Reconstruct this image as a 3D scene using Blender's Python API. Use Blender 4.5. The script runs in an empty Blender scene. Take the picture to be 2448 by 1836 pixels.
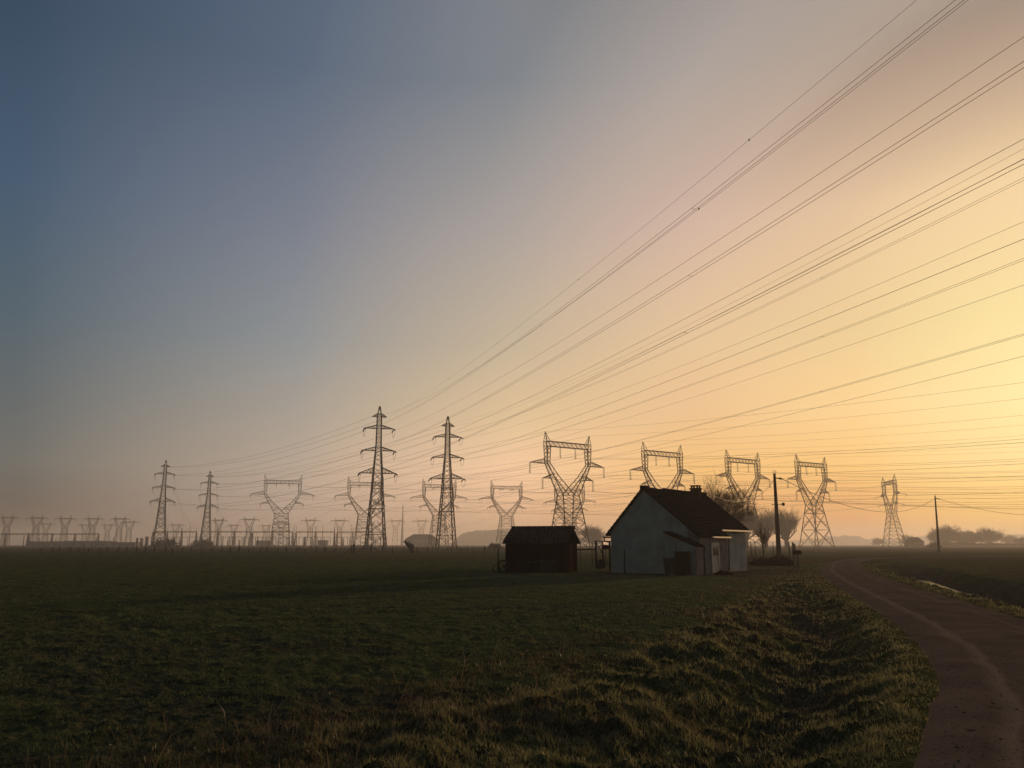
import bpy, math, random
import numpy as np
from mathutils import Vector, Matrix, noise as mnoise
R = math.radians
C = bpy.context.scene.collection
SC = bpy.context.scene

# ------------------------------------------------------------------ camera numbers
F = 1921.0; TH = math.atan((1302-918)/F); CZ = 1.65
def ray(px, py):
    cx = (px-1224)/F; cy = (918-py)/F
    return (cx, math.cos(TH)-cy*math.sin(TH), math.sin(TH)+cy*math.cos(TH))
def at_z(px, py, z):                       # point of that sight line at height z
    d = ray(px, py); t = (z-CZ)/d[2]
    return Vector((d[0]*t, d[1]*t, z))
def at_d(px, py, D):                       # ... at depth D
    d = ray(px, py); t = D/d[1]
    return Vector((d[0]*t, D, CZ+d[2]*t))

# ------------------------------------------------------------------ materials
def mat(name, c1, c2=None, scale=5.0, rough=.85, bump=0.0, bscale=None, metal=0.0, spec=.3, stretch=(1,1,1), coat=None):
    m = bpy.data.materials.new(name); m.use_nodes = True
    nt = m.node_tree; N = nt.nodes; L = nt.links
    b = N['Principled BSDF']; b.inputs['Roughness'].default_value = rough
    b.inputs['Metallic'].default_value = metal
    b.inputs['Specular IOR Level'].default_value = spec
    c2 = c2 or tuple(v*.6 for v in c1)
    tc = N.new('ShaderNodeTexCoord'); mp = N.new('ShaderNodeMapping'); mp.inputs['Scale'].default_value = stretch
    L.new(tc.outputs['Object'], mp.inputs['Vector'])
    n = N.new('ShaderNodeTexNoise'); n.inputs['Scale'].default_value = scale; n.inputs['Detail'].default_value = 6
    n.inputs['Roughness'].default_value = .65
    L.new(mp.outputs['Vector'], n.inputs['Vector'])
    r = N.new('ShaderNodeValToRGB'); r.color_ramp.elements[0].position = .35; r.color_ramp.elements[1].position = .68
    r.color_ramp.elements[0].color = (*c2, 1); r.color_ramp.elements[1].color = (*c1, 1)
    L.new(n.outputs['Fac'], r.inputs['Fac']); L.new(r.outputs['Color'], b.inputs['Base Color'])
    if bump:
        n2 = N.new('ShaderNodeTexNoise'); n2.inputs['Scale'].default_value = bscale or scale*4; n2.inputs['Detail'].default_value = 5
        L.new(mp.outputs['Vector'], n2.inputs['Vector'])
        bp = N.new('ShaderNodeBump'); bp.inputs['Strength'].default_value = bump; bp.inputs['Distance'].default_value = .05
        L.new(n2.outputs['Fac'], bp.inputs['Height']); L.new(bp.outputs['Normal'], b.inputs['Normal'])
    if spec < .06:                          # matt: no grazing sheen at all
        d = N.new('ShaderNodeBsdfDiffuse'); d.name = 'Matt'
        L.new(b.inputs['Base Color'].links[0].from_socket, d.inputs['Color'])
        if b.inputs['Normal'].links: L.new(b.inputs['Normal'].links[0].from_socket, d.inputs['Normal'])
        L.new(d.outputs[0], N['Material Output'].inputs['Surface']); N.remove(b)
    return m
M = {
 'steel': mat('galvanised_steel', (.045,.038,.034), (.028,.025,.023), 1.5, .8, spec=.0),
 'insul': mat('glazed_insulator', (.10,.07,.055), (.06,.04,.035), 3, .35),
 'cable': mat('aluminium_cable', (.07,.062,.055), (.045,.04,.036), .5, .7, metal=.2),
 'concrete_pole': mat('weathered_pole', (.11,.06,.04), (.06,.037,.028), 2.5, .95, bump=.4, stretch=(1,1,.25), spec=.0),
 'white_wall': mat('limewashed_wall', (.42,.43,.375), (.26,.27,.24), 1.1, .95, bump=.6, bscale=14, spec=.05),
 'pink_wall': mat('patched_render', (.30,.25,.21), (.18,.145,.12), 2.2, .95, bump=.6, bscale=12, spec=.0),
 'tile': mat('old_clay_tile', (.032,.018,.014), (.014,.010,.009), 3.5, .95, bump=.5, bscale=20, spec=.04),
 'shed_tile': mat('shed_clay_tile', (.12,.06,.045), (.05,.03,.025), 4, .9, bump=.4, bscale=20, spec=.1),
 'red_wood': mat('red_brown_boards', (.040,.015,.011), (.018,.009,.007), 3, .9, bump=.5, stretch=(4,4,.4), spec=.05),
 'brick': mat('sooty_brick', (.10,.04,.03), (.04,.02,.015), 8, .9, bump=.6, spec=.0),
 'dark': mat('dark_stained_timber', (.035,.027,.02), (.015,.012,.01), 6, .9, bump=.4, spec=.0),
 'post': mat('old_fence_timber', (.07,.055,.045), (.03,.025,.02), 6, .95, bump=.4, stretch=(1,1,.2), spec=.0),
 'zinc': mat('zinc_gutter', (.55,.53,.48), (.38,.36,.33), 3, .32, metal=.6),
 'white_gutter': mat('bright_zinc_gutter', (.85,.83,.78), (.75,.73,.68), 2, .28, metal=.9),
 'white_paint': mat('white_painted_door', (.46,.44,.39), (.33,.31,.28), 2, .5, stretch=(1,1,.3)),
 'bin': mat('dull_green_plastic', (.02,.03,.025), (.012,.016,.014), 2, .6),
 'glass': mat('window_glass', (.03,.035,.04), (.02,.022,.025), 1, .08, spec=.6),
 'far_wall': mat('pale_cladding', (.20,.19,.18), (.13,.125,.12), .1, .9, spec=.0),
 'far_roof': mat('far_grey_roof', (.11,.105,.10), (.07,.07,.07), .1, .9, spec=.0),
 'bark': mat('grey_brown_bark', (.10,.075,.05), (.05,.037,.027), 4, .95, bump=.5, spec=.0),
 'twig': mat('willow_twig', (.15,.095,.05), (.08,.05,.03), 2, .8, spec=.0),
 'bush': mat('dark_evergreen', (.035,.04,.02), (.015,.018,.010), 3, .9, spec=.0),
 'hedge': mat('clipped_hedge', (.028,.030,.015), (.014,.014,.008), 4, .95, spec=.0),
 'wood_far': mat('far_woodland', (.06,.05,.035), (.035,.03,.022), .05, .95, spec=.0),
}

# ------------------------------------------------------------------ mesh builder
class MB:
    def __init__(s): s.v = []; s.f = []
    def beam(s, p, q, w, h=None):
        p = Vector(p); q = Vector(q); d = q-p
        if d.length < 1e-6: return s
        d.normalize(); u = Vector((0,0,1)) if abs(d.z) < .9 else Vector((0,1,0))
        a = d.cross(u).normalized()*(w/2); b = d.cross(a).normalized()*((h or w)/2); n = len(s.v)
        for c in (p, q):
            for x, y in ((-1,-1),(1,-1),(1,1),(-1,1)): s.v.append(c+a*x+b*y)
        for i in range(4): j = (i+1) % 4; s.f.append((n+i, n+j, n+4+j, n+4+i))
        s.f.append((n+3, n+2, n+1, n)); s.f.append((n+4, n+5, n+6, n+7)); return s
    def box(s, x0, x1, y0, y1, z0, z1):
        n = len(s.v)
        for z in (z0, z1):
            for x, y in ((x0,y0),(x1,y0),(x1,y1),(x0,y1)): s.v.append(Vector((x,y,z)))
        s.f += [(n+3,n+2,n+1,n),(n+4,n+5,n+6,n+7)]
        for i in range(4): j = (i+1) % 4; s.f.append((n+i,n+j,n+4+j,n+4+i))
        return s
    def tube(s, pts, rad, k=6, cap=True):
        pts = [Vector(p) for p in pts]; rad = rad if isinstance(rad, (list, tuple)) else [rad]*len(pts)
        n = len(s.v); prev = None
        for i, p in enumerate(pts):
            d = (pts[min(i+1, len(pts)-1)]-pts[max(i-1, 0)])
            d = d.normalized() if d.length > 1e-9 else Vector((0,0,1))
            if prev is None:
                u = Vector((0,0,1)) if abs(d.z) < .9 else Vector((1,0,0)); a = d.cross(u).normalized()
            else: a = (prev - d*prev.dot(d)).normalized()
            prev = a; b = d.cross(a)
            for j in range(k):
                t = 2*math.pi*j/k; s.v.append(p+(a*math.cos(t)+b*math.sin(t))*rad[i])
        for i in range(len(pts)-1):
            for j in range(k):
                j2 = (j+1) % k; s.f.append((n+i*k+j, n+i*k+j2, n+(i+1)*k+j2, n+(i+1)*k+j))
        if cap:
            s.f.append(tuple(n+j for j in range(k))[::-1]); e = n+(len(pts)-1)*k; s.f.append(tuple(e+j for j in range(k)))
        return s
    def poly_prism(s, pts, ext):           # pts: outline (3d), ext: vector
        n = len(s.v); k = len(pts); ext = Vector(ext)
        for p in pts: s.v.append(Vector(p))
        for p in pts: s.v.append(Vector(p)+ext)
        s.f.append(tuple(range(n, n+k))); s.f.append(tuple(range(n+2*k-1, n+k-1, -1)))
        for i in range(k): j = (i+1) % k; s.f.append((n+i, n+k+i, n+k+j, n+j))
        return s
    def mesh(s, name, m, smooth=False):
        me = bpy.data.meshes.new(name); me.from_pydata([tuple(v) for v in s.v], [], s.f)
        me.materials.append(m); me.update()
        if smooth:
            for p in me.polygons: p.use_smooth = True
        return me
    def build(s, name, m, parent=None, smooth=False):
        return link(name, s.mesh(name, m, smooth), parent)
def link(name, me, parent=None):
    o = bpy.data.objects.new(name, me); C.objects.link(o)
    if parent: o.parent = parent
    return o
def tag(o, label, cat=None, group=None, kind=None):
    if label: o['label'] = label
    if cat: o['category'] = cat
    if group: o['group'] = group
    if kind: o['kind'] = kind
    return o
def thing(name, label, cat, loc=(0,0,0), rz=0, group=None):
    o = bpy.data.objects.new(name, None); C.objects.link(o); o.empty_display_size = .5
    o.location = loc; o.rotation_euler = (0,0,rz)
    return tag(o, label, cat, group)
def struct(o): o['kind'] = 'structure'; return o
def copy_tree(o, parent=None):
    c = o.copy(); C.objects.link(c); c.parent = parent
    for ch in KIDS.get(o.name, [q for q in C.objects if q.parent == o]): copy_tree(ch, c)
    return c
KIDS = {}
def freeze(o):
    KIDS[o.name] = [q for q in C.objects if q.parent == o]
    for q in KIDS[o.name]: KIDS[q.name] = [w for w in C.objects if w.parent == q]

# ------------------------------------------------------------------ noise
def _hash(i, j, s):
    h = (i.astype(np.int64)*374761393 + j.astype(np.int64)*668265263 + s*982451653) & 0x7fffffff
    h = ((h ^ (h >> 13))*1274126177) & 0x7fffffff
    return ((h ^ (h >> 16)) & 0xffff)/65535.0
def vn(x, y, s=0):
    i = np.floor(x); j = np.floor(y); u = x-i; v = y-j
    u = u*u*(3-2*u); v = v*v*(3-2*v)
    a = _hash(i, j, s); b = _hash(i+1, j, s); c = _hash(i, j+1, s); d = _hash(i+1, j+1, s)
    return (a*(1-u)+b*u)*(1-v)+(c*(1-u)+d*u)*v
def fbm(x, y, s=0, o=4):
    t = 0; a = .5
    for k in range(o):
        t = t+a*(vn(x*2**k+17.3*k, y*2**k+9.1*k, s+k)-.5); a *= .55
    return t
def ss(a, b, x):
    t = np.clip((x-a)/(b-a), 0, 1); return t*t*(3-2*t)

# ------------------------------------------------------------------ road / ditch lines
def catmull(P, n=8):
    out = []
    for i in range(len(P)-1):
        p0 = Vector(P[max(i-1,0)]); p1 = Vector(P[i]); p2 = Vector(P[i+1]); p3 = Vector(P[min(i+2,len(P)-1)])
        for k in range(n):
            t = k/n
            out.append(.5*((2*p1)+(p2-p0)*t+(2*p0-5*p1+4*p2-p3)*t*t+(3*p1-p0-3*p2+p3)*t**3))
    out.append(Vector(P[-1])); return out
ROAD = catmull([(1.0,-40),(1.0,-15),(1.2,-4),(1.6,.5),(2.8,3.4),(4.15,5.55),(5.3,7.55),(6.3,9.3),(7.65,12.25),(8.95,15.6),(10.05,18.8),(11.7,24.0),(15.25,35.2),(20.3,50.0),(25.4,63),(34.6,84.2),(49,105),(85,124),(200,150),(600,210)])
HW = 1.42
DITCHL = catmull([at_z(x, y, -.1).xy for x, y in ((1640,1990),(1700,1836),(1800,1720),(1880,1640),(1935,1570),(1945,1510),(1925,1450),(1900,1405))])
VERGE = catmull([(-5.0,-3.0),(-3.4,3.0)]+[at_z(x, y, 0).xy for x, y in ((553,1836),(940,1700),(1250,1640),(1500,1560),(1700,1480),(1830,1410),(1900,1375),(1960,1352))]+[(30,85),(45,110),(200,165)])
def offset(P, d):
    out = []
    for i, p in enumerate(P):
        t = (P[min(i+1,len(P)-1)]-P[max(i-1,0)]).normalized(); out.append(p+Vector((t.y,-t.x))*d)
    return out
DITCHR = [p for p in offset(ROAD, 4.5) if p.y < 68]
def sdist(x, y, P):                        # unsigned distance, side (+ right of the direction of travel), arc position 0..1
    best = np.full(x.shape, 1e9); side = np.zeros(x.shape); tt = np.zeros(x.shape)
    n = len(P)-1
    for i in range(n):
        ax, ay = P[i]; bx, by = P[i+1]; dx = bx-ax; dy = by-ay; l2 = dx*dx+dy*dy
        if l2 < 1e-9: continue
        t = np.clip(((x-ax)*dx+(y-ay)*dy)/l2, 0, 1)
        ex = x-ax-t*dx; ey = y-ay-t*dy; d = ex*ex+ey*ey; m = d < best
        best = np.where(m, d, best); side = np.where(m, np.sign(dy*ex-dx*ey), side); tt = np.where(m, (i+t)/n, tt)
    return np.sqrt(best), side, tt
HOUSE_O = Vector((7.8, 48.0, 0)); HOUSE_R = math.atan2(-.6, .8)
TRACKS = [catmull([at_z(x, y, 0).xy for x, y in q]) for q in (
    ((300,1452),(430,1456),(520,1460),(640,1480),(760,1462)), ((240,1470),(380,1466),(470,1476),(600,1496),(740,1486),(900,1458)),
    ((80,1462),(230,1470),(330,1500),(520,1510),(700,1478),(860,1462)))]

def terrain(x, y):
    """height and cover zones of the ground at x, y (arrays)"""
    r = np.hypot(x, y)
    z = .03*fbm(x*.05, y*.05, 3, 3)*np.clip(r/30, 0, 1)
    rd, rs, _ = sdist(x, y, ROAD)
    vd, vs, _ = sdist(x, y, VERGE)
    near = np.exp(-(r/95)**2)
    left = (rs < 0)
    invrg = np.where(left, ss(-.35, .55, vs*vd+.5*fbm(x*.7, y*.7, 40, 3)), np.where(rd < 9, 1.0-ss(2.9, 3.4, rd), 0))
    invrg = invrg*ss(HW-.15, HW+.12, rd)
    # field: clods; verge: tussocks
    z = z+(1-invrg)*(.05*fbm(x*1.1, y*1.1, 5, 3)+.16*np.abs(fbm(x*3.5, y*3.5, 9, 4)))*np.clip(near+.15, 0, 1)
    tus = np.clip(fbm(x*1.25, y*1.25, 21, 4)+.12, 0, 1)
    z = z+invrg*(.40*(tus-.20)+.30*(np.clip(fbm(x*3.1+.6*fbm(x*2,y*2,7,2), y*3.1, 37, 3)+.05, 0, 1)-.1)+.10*fbm(x*8, y*8, 33, 2))*ss(HW+.05, HW+1.3, rd)*np.clip(near+.1, 0, 1)
    # bank beside the verge where it drops to the field, and hollow of the ditch
    dl, _, tl = sdist(x, y, DITCHL)
    z = z-.40*np.exp(-(dl/.95)**2)*np.clip(1-ss(.75, 1, tl), 0, 1)*ss(HW-.1, HW+.8, rd)
    dr, _, tr = sdist(x, y, DITCHR)
    dp = np.exp(-(dr/1.55)**4)*(1-ss(.97, 1.0, tr))*ss(HW-.05, HW+.5, rd)
    z = z-.98*dp+dp*.16*fbm(x*2, y*2, 50, 3)
    far_bank = np.exp(-((dr-2.15)/.5)**2)*((rs > 0) & (rd > 5))*(1-ss(.6, .95, tr))
    z = z+far_bank*(.03+.26*np.abs(fbm(x*1.7, y*1.7, 61, 3)))
    # tracks
    trk = np.zeros(x.shape)
    for P in TRACKS:
        d, _, _ = sdist(x, y, P); trk = np.maximum(trk, np.exp(-(d/.30)**2)*ss(-.15, .12, fbm(x*.5, y*.5, 71, 2)))
    z = z-.03*trk
    # road bed
    bed = 1-ss(HW-.12, HW+.12, rd)
    z = z*(1-bed)-.05*bed
    # yard around the cottage
    hx = (x-HOUSE_O.x)*.8+(y-HOUSE_O.y)*-.6; hy = (x-HOUSE_O.x)*.6+(y-HOUSE_O.y)*.8
    q = np.maximum(np.maximum(np.abs(hx-1.0)-4.5, np.abs(hy-5)-6.0), 0)
    yard = np.exp(-(q/1.6)**2)
    z = z*(1-.8*yard)
    # brown dead grass along the verge's field edge
    dry = np.exp(-(vd/(.55+.05*r))**2)*left*ss(-.06, .10, fbm(x*.6, y*.6, 81, 3)+.05)+.8*invrg*ss(.06, .2, fbm(x*.45, y*.45, 91, 3))
    plough = np.where(left, 0, 1.0)*ss(100, 112, y+8*fbm(x*.02, y*.02, 99, 2))+np.where(left, ss(172, 190, y), 0)*.6
    soil = .55*(1-invrg)*left*ss(.04, .20, fbm(x*.35, y*.35, 101, 4)+.10*np.exp(-(r/16)**2))*np.exp(-(r/40)**2)
    soil = np.maximum(soil, .75*np.exp(-(dl/.55)**2)*(1-ss(.8, 1, tl))*ss(HW+.2, HW+.8, rd)*ss(-.15, .1, fbm(x*1.5, y*1.5, 131, 3)))
    dry = np.maximum(dry, .45*(~left)*ss(6.2, 7.5, rd))
    soil = np.maximum(soil, np.maximum(yard*.9, np.exp(-(dr/1.7)**4)*1.0*(1-ss(.97, 1.0, tr))))
    return z, invrg, np.clip(dry, 0, 1), np.clip(plough, 0, 1), np.clip(soil, 0, 1), np.clip(trk, 0, 1), rd, rs

# ------------------------------------------------------------------ ground sheet
def ground_material():
    m = bpy.data.materials.new('field_and_verge'); m.use_nodes = True
    nt = m.node_tree; N = nt.nodes; L = nt.links; N.remove(N['Principled BSDF'])
    b = N.new('ShaderNodeBsdfDiffuse'); L.new(b.outputs[0], N['Material Output'].inputs['Surface'])
    g = N.new('ShaderNodeNewGeometry')
    def noise(sc, det=6, ro=.6):
        n = N.new('ShaderNodeTexNoise'); n.inputs['Scale'].default_value = sc; n.inputs['Detail'].default_value = det; n.inputs['Roughness'].default_value = ro
        L.new(g.outputs['Position'], n.inputs['Vector']); return n.outputs['Fac']
    def ramp(fac, c0, c1, a=.35, bb=.65):
        r = N.new('ShaderNodeValToRGB'); r.color_ramp.elements[0].position = a; r.color_ramp.elements[1].position = bb
        r.color_ramp.elements[0].color = (*c0, 1); r.color_ramp.elements[1].color = (*c1, 1); L.new(fac, r.inputs['Fac']); return r.outputs['Color']
    def attr(n):
        a = N.new('ShaderNodeAttribute'); a.attribute_name = n; return a.outputs['Fac']
    def mix(f, a, bb):
        x = N.new('ShaderNodeMix'); x.data_type = 'RGBA'
        L.new(f, x.inputs['Factor']); L.new(a, x.inputs[6]); L.new(bb, x.inputs[7]); return x.outputs[2]
    field = ramp(noise(.9), (.048,.052,.026), (.100,.112,.048))
    fine = ramp(noise(22, 4, .7), (.3,.3,.3), (1.7,1.7,1.7), .34, .66)
    verge = ramp(noise(2.2), (.042,.040,.020), (.092,.098,.038))
    dry = ramp(noise(3.0), (.055,.044,.022), (.11,.085,.042))
    soil = ramp(noise(4.0), (.034,.030,.025), (.082,.070,.054))
    plough = ramp(noise(.25), (.080,.058,.036), (.13,.095,.058))
    c = mix(attr('verge'), field, verge); c = mix(attr('dry'), c, dry); c = mix(attr('plough'), c, plough)
    c = mix(attr('soil'), c, soil); 
    mm = N.new('ShaderNodeMix'); mm.data_type = 'RGBA'; mm.blend_type = 'MULTIPLY'; mm.inputs['Factor'].default_value = .8
    L.new(c, mm.inputs[6]); L.new(fine, mm.inputs[7]); L.new(mm.outputs[2], b.inputs['Color'])
    bp = N.new('ShaderNodeBump'); bp.inputs['Strength'].default_value = .9; bp.inputs['Distance'].default_value = .06
    L.new(noise(14, 6, .7), bp.inputs['Height'])
    b2 = N.new('ShaderNodeBump'); b2.inputs['Strength'].default_value = .8; b2.inputs['Distance'].default_value = .25
    L.new(noise(1.6, 5, .6), b2.inputs['Height']); L.new(bp.outputs['Normal'], b2.inputs['Normal'])
    L.new(b2.outputs['Normal'], b.inputs['Normal'])
    return m
def build_ground():
    a = np.concatenate([np.radians(np.linspace(-42, 42, 760)), np.radians(np.linspace(42, 318, 70)[1:-1])])   # azimuth from +Y towards +X
    rr = [0.6]
    while rr[-1] < 90: rr.append(rr[-1]*1.0062+.004)
    while rr[-1] < 3100: rr.append(rr[-1]*1.035)
    rr = np.array(rr); A, RR = np.meshgrid(a, rr)
    x = (RR*np.sin(A)).ravel(); y = (RR*np.cos(A)).ravel()
    z, vg, dry, pl, soil, trk, rd, rs = terrain(x, y)
    nA = len(a); nR = len(rr)
    co = np.stack([x, y, z], 1)
    co = np.vstack([co, [[0, 0, 0]]])
    i, j = np.meshgrid(np.arange(nR-1), np.arange(nA), indexing='ij'); j2 = (j+1) % nA
    q = np.stack([i*nA+j, (i+1)*nA+j, (i+1)*nA+j2, i*nA+j2], -1).reshape(-1, 4)[:, ::-1]
    jj = np.arange(nA); t = np.stack([np.full(nA, nA*nR), (jj+1) % nA, jj], 1)
    me = bpy.data.meshes.new('ground')
    nq = len(q); ntt = len(t)
    me.vertices.add(len(co)); me.vertices.foreach_set('co', co.astype(np.float32).ravel())
    me.loops.add(nq*4+ntt*3); me.loops.foreach_set('vertex_index', np.concatenate([q.ravel(), t.ravel()]).astype(np.int32))
    me.polygons.add(nq+ntt)
    me.polygons.foreach_set('loop_start', np.concatenate([np.arange(nq)*4, nq*4+np.arange(ntt)*3]).astype(np.int32))
    me.polygons.foreach_set('use_smooth', np.ones(nq+ntt, bool))
    me.update(calc_edges=True)
    for nme, arr in (('verge', vg), ('dry', dry), ('plough', pl), ('soil', soil), ('track', trk)):
        at = me.attributes.new(nme, 'FLOAT', 'POINT'); at.data.foreach_set('value', np.append(arr, arr[0]).astype(np.float32))
    me.materials.append(ground_material())
    struct(link('ground', me))
build_ground()

# road ribbon with a slight camber and worn wheel tracks
def build_road():
    P = [p for p in ROAD]
    Q = []
    for i in range(len(P)-1):
        n = max(1, int((P[i+1]-P[i]).length/.35)) if P[i].y < 60 else 3
        for k in range(n): Q.append(P[i].lerp(P[i+1], k/n))
    Q.append(P[-1]); W = 13
    v = []; f = []; uv = []
    for i, p in enumerate(Q):
        t = (Q[min(i+1,len(Q)-1)]-Q[max(i-1,0)]).normalized(); nn = Vector((t.y, -t.x))
        e0 = .16*(mnoise.noise((p.x*.8, p.y*.8, 3))); e1 = .16*(mnoise.noise((p.x*.8, p.y*.8, 9)))
        for k in range(W):
            s = -1+2*k/(W-1); off = s*(HW+.06)+(e0 if s < 0 else e1)*abs(s)**3
            q = p+nn*off
            z = .035*(1-s*s)-.028*(abs(s) > .95)-.018*(math.exp(-((abs(s)-.5)/.16)**2))+.012*mnoise.noise((q.x*1.5, q.y*1.5, 0))
            v.append((q.x, q.y, z+.012)); uv.append(s)
    for i in range(len(Q)-1):
        for k in range(W-1): a = i*W+k; f.append((a, a+1, a+W+1, a+W))
    me = bpy.data.meshes.new('road'); me.from_pydata(v, [], [q[::-1] for q in f]); me.update()
    for p in me.polygons: p.use_smooth = True
    at = me.attributes.new('across', 'FLOAT', 'POINT'); at.data.foreach_set('value', uv)
    m = mat('worn_farm_road', (.165,.119,.088), (.098,.073,.056), .8, .95, bump=.6, bscale=30, spec=.03)
    nt = m.node_tree; N = nt.nodes; L = nt.links; b = N['Matt']
    src = b.inputs['Color'].links[0].from_socket
    a = N.new('ShaderNodeAttribute'); a.attribute_name = 'across'
    ab = N.new('ShaderNodeMath'); ab.operation = 'ABSOLUTE'; L.new(a.outputs['Fac'], ab.inputs[0])
    g = N.new('ShaderNodeNewGeometry'); n = N.new('ShaderNodeTexNoise'); n.inputs['Scale'].default_value = .55; n.inputs['Detail'].default_value = 7
    L.new(g.outputs['Position'], n.inputs['Vector'])
    ad = N.new('ShaderNodeMath'); ad.operation = 'MULTIPLY_ADD'; L.new(n.outputs['Fac'], ad.inputs[0]); ad.inputs[1].default_value = .26; L.new(ab.outputs[0], ad.inputs[2])
    r = N.new('ShaderNodeValToRGB'); e = r.color_ramp.elements
    e[0].position = .0; e[0].color = (.22,.22,.22,1); e[1].position = 1.0; e[1].color = (.15,.15,.15,1)
    for pos, c in ((.40,.05),(.56,.12),(.62,.8),(.69,.45),(.76,.06),(.93,.10)):
        q = e.new(pos); q.color = (c,c,c,1)
    L.new(ad.outputs[0], r.inputs['Fac'])
    mx = N.new('ShaderNodeMix'); mx.data_type = 'RGBA'; lf = N.new('ShaderNodeMapRange'); lf.inputs['From Min'].default_value = -.1; lf.inputs['From Max'].default_value = .1; lf.inputs['To Min'].default_value = .95; lf.inputs['To Max'].default_value = .35
    L.new(a.outputs['Fac'], lf.inputs['Value']); ml_ = N.new('ShaderNodeMath'); ml_.operation = 'MULTIPLY'; L.new(r.outputs['Color'], ml_.inputs[0]); L.new(lf.outputs['Result'], ml_.inputs[1]); L.new(ml_.outputs[0], mx.inputs['Factor'])
    L.new(src, mx.inputs[6]); mx.inputs[7].default_value = (.24,.183,.136,1)
    # crumbs of mud dropped on the road
    n3 = N.new('ShaderNodeTexNoise'); n3.inputs['Scale'].default_value = 5; n3.inputs['Detail'].default_value = 6; n3.inputs['Roughness'].default_value = .75
    L.new(g.outputs['Position'], n3.inputs['Vector'])
    r3 = N.new('ShaderNodeValToRGB'); r3.color_ramp.elements[0].position = .60; r3.color_ramp.elements[1].position = .68; L.new(n3.outputs['Fac'], r3.inputs['Fac'])
    m3 = N.new('ShaderNodeMix'); m3.data_type = 'RGBA'; L.new(r3.outputs['Color'], m3.inputs['Factor']); L.new(mx.outputs[2], m3.inputs[6]); m3.inputs[7].default_value = (.035,.028,.022,1)
    L.new(m3.outputs[2], b.inputs['Color'])
    me.materials.append(m); struct(link('road', me))
build_road()

# water standing in the right-hand ditch
def build_water():
    L_ = offset(DITCHR, -1.1); R_ = offset(DITCHR, 1.1); v = []; f = []
    for i, (a, b) in enumerate(zip(L_, R_)):
        v += [(a.x, a.y, -.82), (b.x, b.y, -.82)]
        if i: f.append((2*i-2, 2*i-1, 2*i+1, 2*i))
    me = bpy.data.meshes.new('water'); me.from_pydata(v, [], f); me.update()
    m = mat('ditch_water', (.03,.028,.022), (.02,.02,.016), 2, .06, bump=.15, bscale=9, spec=.8); me.materials.append(m)
    struct(link('water', me))
build_water()

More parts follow.
